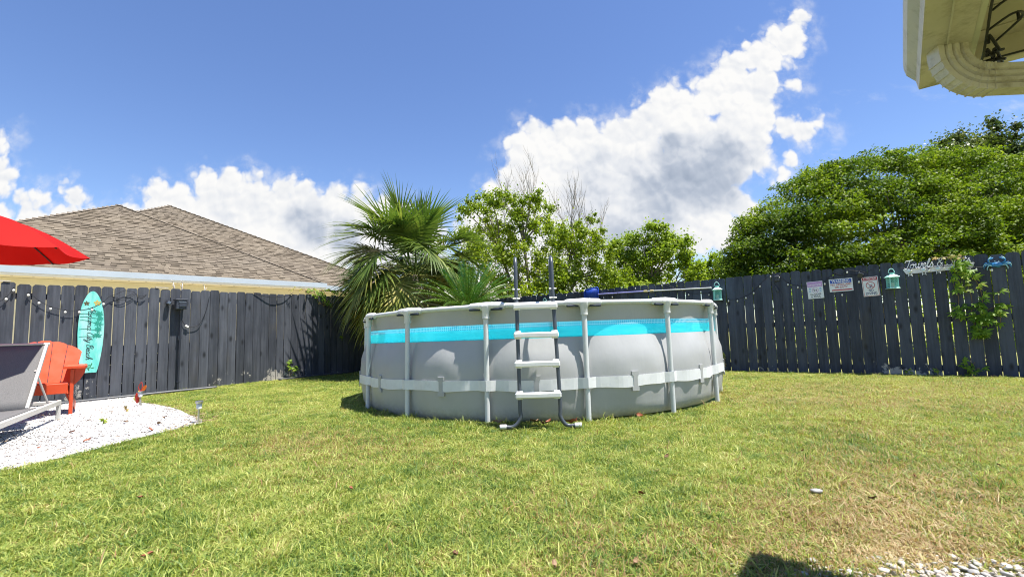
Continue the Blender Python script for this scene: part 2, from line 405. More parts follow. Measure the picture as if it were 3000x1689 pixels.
def instancer(name, P, rot, scl, pick, variants, mat, extra=None):
    """one object of uncountable small stuff: geometry nodes put a variant on every vertex"""
    me = bpy.data.meshes.new(name); me.vertices.add(len(P)); me.vertices.foreach_set('co', np.asarray(P, np.float32).ravel())
    for nm, ty, arr in (('rot', 'FLOAT_VECTOR', rot), ('scl', 'FLOAT_VECTOR', scl), ('pick', 'INT', pick)) + tuple(extra or ()):
        at = me.attributes.new(nm, ty, 'POINT')
        at.data.foreach_set('vector' if ty == 'FLOAT_VECTOR' else 'value', np.asarray(arr, np.int32 if ty == 'INT' else np.float32).ravel())
    me.update()
    o = bpy.data.objects.new(name, me); COL.objects.link(o); me.materials.append(mat)
    vc = bpy.data.collections.new(name + '_pieces')
    for vm in variants:
        vo = bpy.data.objects.new(name + '_piece', vm); vc.objects.link(vo)
        if len(vm.materials) == 0: vm.materials.append(mat)
    ng = bpy.data.node_groups.new(name + '_scatter', 'GeometryNodeTree')
    ng.interface.new_socket('Geometry', in_out='INPUT', socket_type='NodeSocketGeometry')
    ng.interface.new_socket('Geometry', in_out='OUTPUT', socket_type='NodeSocketGeometry')
    N = ng.nodes; L = ng.links
    gi = N.new('NodeGroupInput'); go = N.new('NodeGroupOutput'); ip = N.new('GeometryNodeInstanceOnPoints')
    ci = N.new('GeometryNodeCollectionInfo'); ci.inputs['Collection'].default_value = vc
    ci.inputs['Separate Children'].default_value = True; ci.inputs['Reset Children'].default_value = True
    def at(nm, ty):
        a = N.new('GeometryNodeInputNamedAttribute'); a.data_type = ty; a.inputs['Name'].default_value = nm
        return next(q for q in a.outputs if q.enabled and q.name == 'Attribute')
    e2r = N.new('FunctionNodeEulerToRotation'); L.new(at('rot', 'FLOAT_VECTOR'), e2r.inputs[0])
    L.new(gi.outputs[0], ip.inputs['Points']); L.new(ci.outputs[0], ip.inputs['Instance'])
    ip.inputs['Pick Instance'].default_value = True
    L.new(at('pick', 'INT'), ip.inputs['Instance Index']); L.new(e2r.outputs[0], ip.inputs['Rotation'])
    L.new(at('scl', 'FLOAT_VECTOR'), ip.inputs['Scale']); L.new(ip.outputs[0], go.inputs[0])
    md = o.modifiers.new('scatter', 'NODES'); md.node_group = ng
    o['kind'] = 'stuff'
    return o
# ------------------------------------------------------------------ ground, lawn, gravel
POOL_C = (0.3336, 6.485); POOL_R = 2.29; POOL_PH = 0.1363; POOL_N = 16
GRAVEL = [(-3.46, 3.15), (-3.33, 3.555), (-3.22, 4.03), (-3.12, 4.37), (-3.06, 4.64), (-3.2, 4.86), (-3.5, 5.12), (-4.0, 5.62), (-4.9, 6.38), (-5.5, 6.86), (-5.98, 7.42), (-6.2, 7.72), (-7.6, 5.8), (-8.2, 4.9), (-8.0, 3.0), (-6.0, 1.6), (-4.2, 2.3)]
def in_poly(px, py, poly):
    r = np.zeros(px.shape, bool); n = len(poly); j = n - 1
    for i in range(n):
        xi, yi = poly[i]; xj, yj = poly[j]
        c = ((yi > py) != (yj > py)) & (px < (xj - xi) * (py - yi) / (yj - yi + 1e-12) + xi)
        r ^= c; j = i
    return r
def soil_mat():
    m, nt, N, L, b = nodes_of('soil_and_thatch')
    g = N.new('ShaderNodeNewGeometry'); pos = g.outputs['Position']
    n1 = noise_n(N, L, pos, 1.3, 5, 0.6); n2 = noise_n(N, L, pos, 90.0, 5, 0.7)
    base = ramp_n(N, L, n1, [(0.3, (0.17, 0.20, 0.05)), (0.55, (0.22, 0.23, 0.07)), (0.75, (0.32, 0.28, 0.13))])
    col = mix_rgb(N, L, range_n(N, L, n2, 0.35, 0.7), base, (0.38, 0.37, 0.15))
    L.new(col, b.inputs['Base Color']); b.inputs['Roughness'].default_value = 0.95
    b.inputs['Specular IOR Level'].default_value = 0.1
    bump_n(N, L, b, n2, 0.8, 0.03)
    return m
def build_ground():
    def axis(lo, hi, fine, a, b):
        core = np.arange(a, b + 1e-6, fine)
        left = -np.geomspace(1.0, max(a - lo, 1) + 1, 14)[1:][::-1] + a + 1
        right = np.geomspace(1.0, hi - b + 1, 14)[1:] + b - 1
        return np.concatenate([left, core, right])
    xs = axis(-900, 900, 0.35, -12, 12); ys = axis(-300, 1500, 0.35, -2, 18)
    X, Y = np.meshgrid(xs, ys); Z = gz_np(X, Y)
    V = np.stack([X.ravel(), Y.ravel(), Z.ravel()], 1); w = len(xs)
    i = np.arange(len(xs) - 1)[None, :] + w * np.arange(len(ys) - 1)[:, None]; i = i.ravel()
    me = np_mesh('ground', V, np.stack([i, i + 1, i + w + 1, i + w], 1))
    o = link_mesh('ground', me, soil_mat(), None, True); tag(o, kind='structure')
build_ground()

DRY = [(-1.55, 3.6, .55, .8), (-1.9, 3.9, .5, .7), (-1.0, 3.5, .5, .6), (2.9, 5.2, .9, .8), (3.6, 4.7, .7, .8), (4.5, 5.6, 1.0, .75), (2.6, 3.7, .55, .6), (3.0, 3.2, .5, .8), (1.5, 2.15, .4, .9), (1.8, 2.6, .45, .8), (1.25, 1.8, .5, 1.2), (1.9, 2.0, .6, 1.0), (.75, 1.75, .35, .8), (.25, 1.65, .25, .9), (.2, 2.3, .35, .5), (-1.2, 2.9, .3, .45), (3.8, 6.3, .7, .6), (2.1, 3.05, .4, .7), (1.1, 2.3, .3, .6), (-.3, 3.1, .4, .4), (4.6, 4.2, .8, .6), (1.45, 1.65, .35, 1.3), (-3.6, 5.5, .5, .5), (.3, 1.95, .2, .6), (2.2, 2.4, .5, .8), (5.5, 6.0, .8, .5)]
def tuft(rng, n, rad, h0, h1, w):
    V = []; F = []; C = []
    for _ in range(n):
        r = rad * math.sqrt(rng.random()); a = rng.random() * 6.283
        bx, by = r * math.cos(a), r * math.sin(a)
        h = h0 + (h1 - h0) * rng.random(); az = rng.random() * 6.283; lean = (0.25 + 0.95 * rng.random()) * h
        dx, dy = math.cos(az), math.sin(az); sx, sy = -dy, dx
        tw = rng.random() * 1.2 - 0.6; sx, sy = sx * math.cos(tw) - sy * math.sin(tw), sx * math.sin(tw) + sy * math.cos(tw)
        ww = w * (0.7 + 0.6 * rng.random()); b = len(V); c = rng.random()
        for q, wf, lf in ((0, 0.8, 0), (0.55, 1.0, 0.3), (1.0, 0.12, 1.0)):
            cx, cy, cz = bx + dx * lean * lf, by + dy * lean * lf, h * (q - 0.28 * lf * lf * q)
            V.append((cx - sx * ww * wf / 2, cy - sy * ww * wf / 2, cz - 0.004)); V.append((cx + sx * ww * wf / 2, cy + sy * ww * wf / 2, cz - 0.004)); C += [c, c]
        F += [(b, b + 1, b + 3, b + 2), (b + 2, b + 3, b + 5, b + 4)]
    me = np_mesh('grass_tuft', V, F)
    at = me.attributes.new('blade', 'FLOAT', 'POINT'); at.data.foreach_set('value', np.array(C, np.float32))
    return me
def grass_mat():
    m, nt, N, L, b = nodes_of('grass_blades')
    g = N.new('ShaderNodeNewGeometry'); pos = g.outputs['Position']
    a1 = N.new('ShaderNodeAttribute'); a1.attribute_type = 'GEOMETRY'; a1.attribute_name = 'blade'
    a2 = N.new('ShaderNodeAttribute'); a2.attribute_type = 'INSTANCER'; a2.attribute_name = 'dry'
    a3 = N.new('ShaderNodeAttribute'); a3.attribute_type = 'INSTANCER'; a3.attribute_name = 'seed'
    n1 = noise_n(N, L, pos, 1.1, 4, 0.6); n2 = noise_n(N, L, pos, 5.5, 4, 0.6)
    t = math_n(N, L, 'ADD', math_n(N, L, 'MULTIPLY', n1, 0.95), math_n(N, L, 'MULTIPLY', n2, 0.8))
    t = math_n(N, L, 'ADD', t, math_n(N, L, 'MULTIPLY', a1.outputs['Fac'], 0.60))
    t = math_n(N, L, 'ADD', t, math_n(N, L, 'MULTIPLY', a3.outputs['Fac'], 0.25))
    t = math_n(N, L, 'SUBTRACT', t, 0.76)
    green = ramp_n(N, L, t, [(0.20, (0.080, 0.165, 0.032)), (0.46, (0.250, 0.335, 0.060)), (0.70, (0.420, 0.470, 0.105)), (0.95, (0.60, 0.585, 0.23))])
    d = math_n(N, L, 'ADD', a2.outputs['Fac'], math_n(N, L, 'MULTIPLY', math_n(N, L, 'SUBTRACT', n2, 0.5), 0.7))
    # a blade is dead when its own number falls under the local dryness
    fr = N.new('ShaderNodeMath'); fr.operation = 'FRACT'
    L.new(math_n(N, L, 'ADD', math_n(N, L, 'MULTIPLY', a1.outputs['Fac'], 3.71), a3.outputs['Fac']), fr.inputs[0])
    dead = range_n(N, L, math_n(N, L, 'SUBTRACT', d, fr.outputs[0]), -0.06, 0.08)
    straw = ramp_n(N, L, fr.outputs[0], [(0.0, (0.34, 0.20, 0.09)), (0.35, (0.50, 0.38, 0.20)), (0.8, (0.66, 0.56, 0.36))])
    straw = mix_rgb(N, L, range_n(N, L, n1, 0.50, 0.62, 0, 0.65), straw, (0.27, 0.155, 0.07))
    col = mix_rgb(N, L, dead, green, straw)
    L.new(col, b.inputs['Base Color']); b.inputs['Roughness'].default_value = 0.5; b.inputs['Specular IOR Level'].default_value = 0.35
    tr = N.new('ShaderNodeBsdfTranslucent'); L.new(mix_rgb(N, L, 1.0, col, (1.0, 1.0, 0.55), 'MULTIPLY'), tr.inputs[0])
    mx = N.new('ShaderNodeMixShader'); mx.inputs[0].default_value = 0.42
    L.new(b.outputs[0], mx.inputs[1]); L.new(tr.outputs[0], mx.inputs[2]); L.new(mx.outputs[0], N['Material Output'].inputs[0])
    return m
def build_grass():
    rng = np.random.default_rng(5)
    def scatter(n, x0, x1, y0, y1): return np.stack([rng.uniform(x0, x1, n), rng.uniform(y0, y1, n)], 1)
    P = np.concatenate([scatter(42000, -5, 5, 0.9, 3.0), scatter(34000, -6.5, 6.5, 3.0, 5.0), scatter(44000, -8.5, 9, 5.0, 10.5), scatter(9000, -6, 8, 10.5, 14.5)])
    x, y = P[:, 0], P[:, 1]
    keep = np.abs(x) < 1.28 * y + 0.7
    keep &= ~in_poly(x, y, GRAVEL)
    # the lawn creeps over the gravel's edge a little; none inside the pool, none behind the fences
    keep &= (x - POOL_C[0]) ** 2 + (y - POOL_C[1]) ** 2 > (POOL_R + 0.02) ** 2
    keep &= ((x + 5.382) * 0.812 + (y - 9.076) * -0.584) > 0.05
    keep &= ((x - 5.756) * -0.633 + (y - 7.806) * -0.774) > 0.03
    stone = np.exp(-(((x - 1.48) / 0.62) ** 2 + ((y - 1.54) / 0.19) ** 2))
    keep &= rng.random(len(x)) > stone * 1.15
    P = P[keep]; x, y = P[:, 0], P[:, 1]
    z = gz_np(x, y)
    dry = np.full(len(x), 0.045)
    for cx, cy, r, a in DRY: dry += a * 0.33 * np.exp(-((x - cx) ** 2 + (y - cy) ** 2) / (r * r) * 1.6)
    dry += 0.07 * sstep(0.2, 2.5, x) + 0.06 * sstep(3.0, 5.5, y)
    k = 0.85 + 0.5 * rng.random(len(x)) + 0.10 * sstep(3, 7, y)
    hz = (0.75 + 0.45 * rng.random(len(x))) * (1 - 0.35 * np.clip(dry - 0.25, 0, 1))
    # taller unmown fringe along the pool, the gravel and the fence feet
    dp = np.sqrt((x - POOL_C[0]) ** 2 + (y - POOL_C[1]) ** 2) - POOL_R
    hz *= 1 + 0.75 * np.exp(-(dp / 0.13) ** 2)
    scl = np.stack([k, k, hz], 1)
    rot = np.stack([rng.normal(0, .12, len(x)), rng.normal(0, .12, len(x)), rng.uniform(0, 6.283, len(x))], 1)
    var = [tuft(rng, 30, 0.045, 0.015, 0.037, 0.0032) for _ in range(9)] + [tuft(rng, 24, 0.05, 0.035, 0.075, 0.0036) for _ in range(2)]
    pick = rng.integers(0, 9, len(x)); tall = rng.random(len(x)) < 0.035; pick[tall] = rng.integers(9, 11, tall.sum())
    o = instancer('grass', np.stack([x, y, z], 1), rot, scl, pick, var, grass_mat(), (('dry', 'FLOAT', dry), ('seed', 'FLOAT', rng.random(len(x)))))
    tag(o, 'short sunlit green lawn grass with straw coloured patches', 'grass', kind='stuff')
build_grass()

def gravel_mat():
    m, nt, N, L, b = nodes_of('white_gravel')
    g = N.new('ShaderNodeNewGeometry'); pos = g.outputs['Position']
    n1 = noise_n(N, L, pos, 60, 5, 0.7); n2 = noise_n(N, L, pos, 4.0, 4, 0.6)
    col = ramp_n(N, L, n1, [(0.36, (0.14, 0.12, 0.10)), (0.48, (0.34, 0.32, 0.30)), (0.62, (0.60, 0.59, 0.57))])  # darker tones put crevice shade between the chips into the colour
    col = mix_rgb(N, L, range_n(N, L, n2, 0.55, 0.8, 0, 0.3), col, (0.55, 0.47, 0.36))
    L.new(col, b.inputs['Base Color']); b.inputs['Roughness'].default_value = 0.8
    bump_n(N, L, b, n1, 0.7, 0.02)
    return m
def chip_mat():
    m, nt, N, L, b = nodes_of('marble_chips')
    a3 = N.new('ShaderNodeAttribute'); a3.attribute_type = 'INSTANCER'; a3.attribute_name = 'seed'
    col = ramp_n(N, L, a3.outputs['Fac'], [(0.0, (0.10, 0.08, 0.06)), (0.05, (0.16, 0.135, 0.105)), (0.10, (0.46, 0.44, 0.42)), (1.0, (0.62, 0.615, 0.605))])
    L.new(col, b.inputs['Base Color']); b.inputs['Roughness'].default_value = 0.6
    return m
def pebble_mesh(rng, flat=0.55, name='pebble', sub=1):
    bm = bmesh.new(); bmesh.ops.create_icosphere(bm, subdivisions=sub, radius=1.0)
    sx, sy = 0.75 + 0.5 * rng.random(), 0.75 + 0.5 * rng.random()
    for v in bm.verts:
        k = 1 + 0.28 * (rng.random() - 0.5)
        v.co = Vector((v.co.x * sx * k, v.co.y * sy * k, v.co.z * flat * k))
    me = bpy.data.meshes.new(name); bm.to_mesh(me); bm.free()
    return me
def build_gravel():
    rng = np.random.default_rng(8)
    vs = [(x, y, gz(x, y) + 0.012) for x, y in GRAVEL]
    bm = bmesh.new(); fc = bm.faces.new([bm.verts.new(v) for v in vs]); 
    bmesh.ops.triangulate(bm, faces=[fc])
    bmesh.ops.subdivide_edges(bm, edges=list(bm.edges), cuts=4, use_grid_fill=True)
    for v in bm.verts: v.co.z = gz(v.co.x, v.co.y) + 0.012
    me = bpy.data.meshes.new('gravel_bed'); bm.to_mesh(me); bm.free()
    tag(link_mesh('gravel_bed', me, gravel_mat()), kind='structure')
    n = 90000
    x = rng.uniform(-7.2, -3.0, n); y = rng.uniform(2.6, 7.8, n)
    k = in_poly(x, y, GRAVEL) & (np.abs(x) < 1.25 * y) ; x, y = x[k], y[k]
    n = len(x); s = rng.uniform(0.0045, 0.0095, n)
    P = np.stack([x, y, gz_np(x, y) + 0.014], 1)
    o = instancer('gravel', P, rng.uniform(0, 6.28, (n, 3)) * np.array([.15, .15, 1]), np.stack([s * 1.3, s, s], 1), rng.integers(0, 5, n), [pebble_mesh(rng) for _ in range(5)], chip_mat(), (('seed', 'FLOAT', rng.random(n)),))
    tag(o, 'white marble chip gravel under the red umbrella', 'gravel', kind='stuff')
build_gravel()

# ------------------------------------------------------------------ fences
PL = Vector((-5.382, 9.076, 0)); UL = Vector((.584, .812, 0)).normalized(); NL = Vector((.812, -.584, 0)).normalized()
PR = Vector((5.756, 7.806, 0)); UR = Vector((.774, -.633, 0)).normalized(); NR = Vector((-.633, -.774, 0)).normalized()
ZV = Vector((0, 0, 1))
def fl(t, z, off=0.0): return PL + UL * t + NL * off + ZV * z
def fr(s, z, off=0.0): return PR + UR * s + NR * off + ZV * z
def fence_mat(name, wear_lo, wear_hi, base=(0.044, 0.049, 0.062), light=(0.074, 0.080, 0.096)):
    m, nt, N, L, b = nodes_of(name)
    g = N.new('ShaderNodeNewGeometry'); pos = g.outputs['Position']
    oi = N.new('ShaderNodeObjectInfo')
    off = N.new('ShaderNodeVectorMath'); off.operation = 'ADD'; L.new(pos, off.inputs[0])
    cm = N.new('ShaderNodeCombineXYZ'); L.new(math_n(N, L, 'MULTIPLY', oi.outputs['Random'], 37.0), cm.inputs[2]); L.new(cm.outputs[0], off.inputs[1])
    p = off.outputs[0]
    grain = noise_n(N, L, scaled(N, L, p, (26, 26, 1.1)), 1.0, 6, 0.65)
    blot = noise_n(N, L, scaled(N, L, p, (5, 5, 1.6)), 1.0, 5, 0.6)
    v = math_n(N, L, 'ADD', math_n(N, L, 'MULTIPLY', grain, 0.6), math_n(N, L, 'MULTIPLY', blot, 0.55))
    v = math_n(N, L, 'ADD', v, math_n(N, L, 'MULTIPLY', oi.outputs['Random'], 0.22))
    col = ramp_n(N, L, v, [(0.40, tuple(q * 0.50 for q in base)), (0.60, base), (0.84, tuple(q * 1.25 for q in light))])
    # knots
    vo = N.new('ShaderNodeTexVoronoi'); vo.inputs['Scale'].default_value = 1.0; L.new(scaled(N, L, p, (5.5, 5.5, 2.6)), vo.inputs['Vector'])
    knot = range_n(N, L, vo.outputs['Distance'], 0.07, 0.20, 1.0, 0.0)
    col = mix_rgb(N, L, math_n(N, L, 'MULTIPLY', knot, 0.85), col, (0.010, 0.011, 0.014))
    # brown weathering and bare scuffed wood near the foot
    sep = N.new('ShaderNodeSeparateXYZ'); L.new(pos, sep.inputs[0])
    br = noise_n(N, L, scaled(N, L, p, (3, 3, 1.2)), 1.0, 4, 0.6)
    col = mix_rgb(N, L, range_n(N, L, br, 0.58, 0.78, 0, 0.5), col, (0.070, 0.062, 0.050))
    sc = noise_n(N, L, scaled(N, L, pos, (9, 9, 7)), 1.0, 7, 0.75)
    big = noise_n(N, L, pos, 0.9, 2, 0.5)
    hm = range_n(N, L, sep.outputs[2], wear_hi, wear_lo, 0.29, 0.0)
    w = math_n(N, L, 'ADD', sc, math_n(N, L, 'MULTIPLY', hm, range_n(N, L, big, 0.42, 0.60)))
    wear = range_n(N, L, w, 0.745, 0.775)
    col = mix_rgb(N, L, wear, col, (0.36, 0.34, 0.31))
    L.new(col, b.inputs['Base Color']); b.inputs['Roughness'].default_value = 0.62; b.inputs['Specular IOR Level'].default_value = 0.35
    bump_n(N, L, b, grain, 0.5, 0.006)
    return m
def build_fence(name, label, P, U, Nn, t0, t1, step, gap0, topf, mat, rails, seed, wob):
    rng = random.Random(seed)
    base = P + U * ((t0 + t1) / 2)
    e = empty(name, (base.x, base.y, gz(base.x, base.y)), label, 'fence')
    k0 = math.ceil((t0 - gap0) / step); k = k0
    while gap0 + (k + 1) * step < t1:
        a = gap0 + k * step; k += 1
        g = rng.choice([0.004, 0.006, 0.008, 0.010, 0.012]) if (a > -1.2 or Nn.x < 0) else rng.choice([0.009, 0.012, 0.014])
        w = step - g; cx = P + U * (a + g / 2); zb = gz(cx.x, cx.y) - 0.03
        zt = topf(a) + rng.uniform(-0.016, 0.016)
        c = 0.026 + rng.uniform(-0.004, 0.004); tl = rng.uniform(-wob, wob)
        org = cx + Nn * rng.uniform(-0.004, 0.004)
        poly = [(0, zb), (w, zb), (w + tl, zt - c), (w - c * .9 + tl, zt), (c * .9 + tl, zt), (tl, zt - c)]
        mb = MB(); mb.prism(poly, org, U, ZV, 0.010, 0.009); mb.build('board', mat, e)
    for zr in rails:
        mb = MB(); n = 12
        for i in range(n):
            a = t0 + (t1 - t0) * i / n; b = t0 + (t1 - t0) * (i + 1) / n - 0.004
            if zr < 0.5 and name == 'dark_fence': pass
            q = P + U * ((a + b) / 2) - Nn * 0.034
            rot = Matrix((U, -Nn, ZV)).transposed()
            MB().box((q.x, q.y, zr + gz(q.x, q.y)), (b - a, 0.040, 0.088), rot).build('rail', mat, e)
    t = t0 + 0.3
    while t < t1:
        q = P + U * t - Nn * 0.102
        rot = Matrix((U, -Nn, ZV)).transposed()
        MB().box((q.x, q.y, gz(q.x, q.y) + 0.79), (0.09, 0.09, 1.70), rot).build('post', mat, e)
        t += 2.4
    return e
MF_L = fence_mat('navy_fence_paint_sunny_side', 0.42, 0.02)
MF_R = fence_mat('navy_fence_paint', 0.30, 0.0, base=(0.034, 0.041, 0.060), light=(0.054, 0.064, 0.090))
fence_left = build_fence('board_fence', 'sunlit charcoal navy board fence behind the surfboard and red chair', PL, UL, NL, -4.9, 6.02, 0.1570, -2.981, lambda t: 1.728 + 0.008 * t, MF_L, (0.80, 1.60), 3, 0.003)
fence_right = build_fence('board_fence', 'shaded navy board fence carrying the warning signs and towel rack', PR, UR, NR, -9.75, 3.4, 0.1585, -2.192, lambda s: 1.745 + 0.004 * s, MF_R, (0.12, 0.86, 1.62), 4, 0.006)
# boards added behind the sunny fence so its lower gaps look dark
for i in range(5):
    q = fl(0.5, 0.07 + 0.155 * i, -0.066); rot = Matrix((UL, -NL, ZV)).transposed()
    MB().box(q, (10.6, 0.018, 0.150), rot).build('added_gap_backing', MF_L, fence_left)
M_RAW = pm('bare_pine', (0.55, 0.50, 0.44), 0.7, 0.15, 30, bump=.2)
for t0, t1 in ((-3.24, -3.045), (-1.325, -1.141)):
    a = fl(t0, 0, 0.0); b = fl(t1, 0, 0.0); q = (a + b) / 2
    MB().box((q.x, q.y, 1.7285 if t0 < -2 else 1.742), (t1 - t0, 0.05, 0.012), Matrix((UL, -NL, ZV)).transposed()).build('cap_strip', M_RAW, fence_left)

# ------------------------------------------------------------------ neighbour's house beyond the sunny fence
HA = Vector((-11.82, 10.675, 0)); HD = Vector((5.47, 5.771, 0)).normalized(); HN = Vector((-HD.y, HD.x, 0))
PITCH_R = 0.58; ZE = 2.64
def hp(a, b, z): return HA + HD * a + HN * b + ZV * z
def shingle_mat(name, per_object):
    m, nt, N, L, b = nodes_of(name)
    g = N.new('ShaderNodeNewGeometry'); pos = g.outputs['Position']
    if per_object: v = N.new('ShaderNodeObjectInfo').outputs['Random']
    else: v = g.outputs['Random Per Island']
    n = noise_n(N, L, pos, 45, 5, 0.7); n2 = noise_n(N, L, pos, 0.6, 3, 0.5)
    col = ramp_n(N, L, v, [(0.0, (0.100, 0.080, 0.057)), (0.22, (0.138, 0.112, 0.080)), (0.5, (0.168, 0.138, 0.100)), (1.0, (0.215, 0.180, 0.134))])
    col = mix_rgb(N, L, range_n(N, L, n, 0.3, 0.7, 0, 0.35), col, (0.12, 0.10, 0.085))
    col = mix_rgb(N, L, range_n(N, L, n2, 0.4, 0.7, 0, 0.25), col, (0.13, 0.115, 0.10))
    L.new(col, b.inputs['Base Color']); b.inputs['Roughness'].default_value = 0.92; b.inputs['Specular IOR Level'].default_value = 0.2
    bump_n(N, L, b, n, 0.6, 0.006)
    return m
def build_house():
    e = empty('neighbour_house', hp(2.5, 4, 0), 'pale yellow house with tan shingled hip roofs behind the sunny fence', 'house')
    M_WALL = pm('cream_stucco', (0.66, 0.60, 0.39), 0.85, 0.06, 3, bump=.3, bscale=40)
    M_FAS = pm('blue_grey_gutter', (0.40, 0.46, 0.51), 0.45, 0.05, 2)
    M_WHT = pm('white_trim', (0.78, 0.77, 0.74), 0.5, 0.05, 5)
    M_SOF = pm('yellow_soffit', (0.66, 0.61, 0.43), 0.7, 0.06, 3)
    M_DECK = pm('roof_underlay', (0.17, 0.142, 0.112), 0.95, 0.1, 5)
    o = (HD, HN)
    rot = Matrix((HD, HN, ZV)).transposed()
    bx = lambda a0, a1, b0, b1, z0, z1, mb=None: (mb or MB()).box(hp((a0 + a1) / 2, (b0 + b1) / 2, (z0 + z1) / 2), (a1 - a0, b1 - b0, z1 - z0), rot)
    bx(-2.0, 7.2, 0.5, 9.7, -0.2, 2.44).build('wall', M_WALL, e)
    bx(7.203, 10.9, 1.25, 12.8, -0.2, 2.44).build('wall', M_WALL, e)
    bx(-2.53, 7.67, 0.02, 0.50, 2.445, 2.455).build('soffit', M_SOF, e)
    bx(7.67, 11.4, 0.78, 1.25, 2.445, 2.455).build('soffit', M_SOF, e)
    bx(7.20, 7.67, 0.502, 0.778, 2.445, 2.455).build('soffit', M_SOF, e)
    f = bx(-2.60, 7.70, -0.10, 0.0, 2.50, 2.655).build('gutter', M_FAS, e)
    bx(-2.60, 7.70, -0.012, 0.018, 2.450, 2.499).build('drip_trim', M_WHT, e)
    bx(7.703, 11.5, 0.65, 0.75, 2.50, 2.655).build('gutter', M_FAS, e)
    for i in range(22):
        bx(-0.2 + i * 0.36, -0.16 + i * 0.36, 0.10, 0.13, 2.4405, 2.4445).build('soffit_vent', M_DECK, e)
    # roofs
    def roof(name, a0, a1, b0, apex, lo):
        b1 = 2 * apex[1] - b0
        zap = ZE + PITCH_R * (apex[1] - b0)
        vs = [hp(a0, b0, ZE), hp(a1, b0, ZE), hp(a1, b1, ZE), hp(a0, b1, ZE), hp(apex[0], apex[1], zap)]
        mb = MB(); mb.add(vs, [(0, 1, 4), (1, 2, 4), (2, 3, 4), (3, 0, 4), (3, 2, 1, 0)])
        ro = mb.build(name, M_DECK, e)
        return ro
    ms_o = shingle_mat('shingles_single', True); ms_s = shingle_mat('shingles_mass', False)
    rng = random.Random(21)
    slope = (HN + ZV * PITCH_R).normalized(); nrm = HD.cross(slope).normalized()
    sl = math.sqrt(1 + PITCH_R ** 2)
    n_single = [0]
    M_CAP = pm('ridge_caps', (0.27, 0.225, 0.175), 0.95, 0.2, 9, bump=.4, bscale=60)
    for (a0, a1, b0, apex, vis) in ((-2.53, 7.67, 0.0, (2.57, 5.1), -1.6), (-1.95, 11.4, 0.75, (4.37, 7.07), 1.8)):
        ro = roof('roof', a0, a1, b0, apex, vis)
        mass = MB(); row = 0; ex = 0.145 / sl; b = b0 - 0.02
        H = apex[1] - b0
        while b < apex[1] - 0.06:
            fr_ = max(0, (b - b0) / H); l = a0 + (apex[0] - a0) * fr_; r = a1 + (apex[0] - a1) * fr_
            a = max(l, vis) + rng.uniform(-0.15, 0)
            if b0 > 0.5:   # only where the front roof leaves it in view
                a = max(a, 2.6 + (7.07 - b) * 0.35)
            while a < r - 0.02:
                w = rng.choice([0.10, 0.13, 0.16, 0.20, 0.25, 0.31]); a2 = min(a + w, r)
                if a2 <= l + 0.02: a = a2; continue
                aa = max(a, l)
                lam = rng.random() < 0.42
                th = 0.020 if lam else 0.010
                c0 = hp(aa + 0.003, b, ZE + PITCH_R * (b - b0)); wv = HD * (a2 - aa - 0.005); lv = slope * (0.178)
                lift = 0.004 + (0.004 if lam else 0)
                vs = [c0 + nrm * lift, c0 + wv + nrm * lift, c0 + wv + lv + nrm * 0.001, c0 + lv + nrm * 0.001,
                      c0 + nrm * (lift + th), c0 + wv + nrm * (lift + th), c0 + wv + lv + nrm * 0.003, c0 + lv + nrm * 0.003]
                fs = [(0, 3, 2, 1), (4, 5, 6, 7), (0, 1, 5, 4), (1, 2, 6, 5), (2, 3, 7, 6), (3, 0, 4, 7)]
                if b0 < 0.1 and n_single[0] < 290 and aa > -0.3:
                    n_single[0] += 1
                    MB().add(vs, fs).build('shingle', ms_o, ro)
                else: mass.add(vs, fs)
                a = a2
            row += 1; b += ex
        tag(mass.build('shingle_courses', ms_s, ro), kind='stuff')
        # caps along the hips
        for (ca, sgn) in ((a0, -1), (a1, 1)):
            p0 = hp(ca, b0, ZE); p1 = hp(apex[0], apex[1], ZE + PITCH_R * H)
            n = int((p1 - p0).length / 0.16); dv = (p1 - p0) / n
            cm = MB(); t = dv.normalized(); side = t.cross(ZV).normalized(); upv = side.cross(t)
            for i in range(n):
                q = p0 + dv * i + upv * 0.03
                cm.box(q + dv * 0.6 - upv * .019, (0.17, 0.24, 0.007), Matrix((side, t, (upv + t * -0.06).normalized())).transposed())
            tag(cm.build('hip_caps', M_CAP, ro), kind='stuff')
build_house()
def far_house():
    e = empty('distant_house', (-8, 30, 0), 'distant grey roofed house glimpsed through the palm fronds', 'house')
    M1 = pm('grey_shingles', (0.20, 0.175, 0.155), 0.95, 0.15, 12, bump=.4, bscale=20); M2 = pm('pale_siding', (0.55, 0.53, 0.48), 0.8, 0.05, 2)
    MB().box((-5, 33, 1.15), (15, 8, 2.4)).build('wall', M2, e)
    z0, z1 = 2.42, 4.1
    vs = [(-13, 28.4, z0), (3, 28.4, z0), (3, 37.5, z0), (-13, 37.5, z0), (-8, 33, z1), (-2, 33, z1)]
    MB().add(vs, [(0, 1, 5, 4), (1, 2, 5), (2, 3, 4, 5), (3, 0, 4), (3, 2, 1, 0)]).build('roof', M1, e)
    MB().box((-5, 28.37, 2.5), (16, 0.05, 0.2)).build('fascia', MAT['white_trim'], e)
far_house()
def bounce_strip():
    # unseen pale sheet, added to bounce light between the sunny fence and the neighbour's wall
    vs = [fl(-9, 0, -.2), fl(8, 0, -.2), hp(11, 1.2, 0), hp(-3, .5, 0)]
    o = MB().add([(v.x, v.y, gz(v.x, v.y) + .006) for v in vs], [(0, 1, 2, 3)]).build('added_bounce_sheet', pm('pale_bounce', (.52, .47, .38), .95, .15, 3, bump=.3)); tag(o, kind='structure')
bounce_strip()
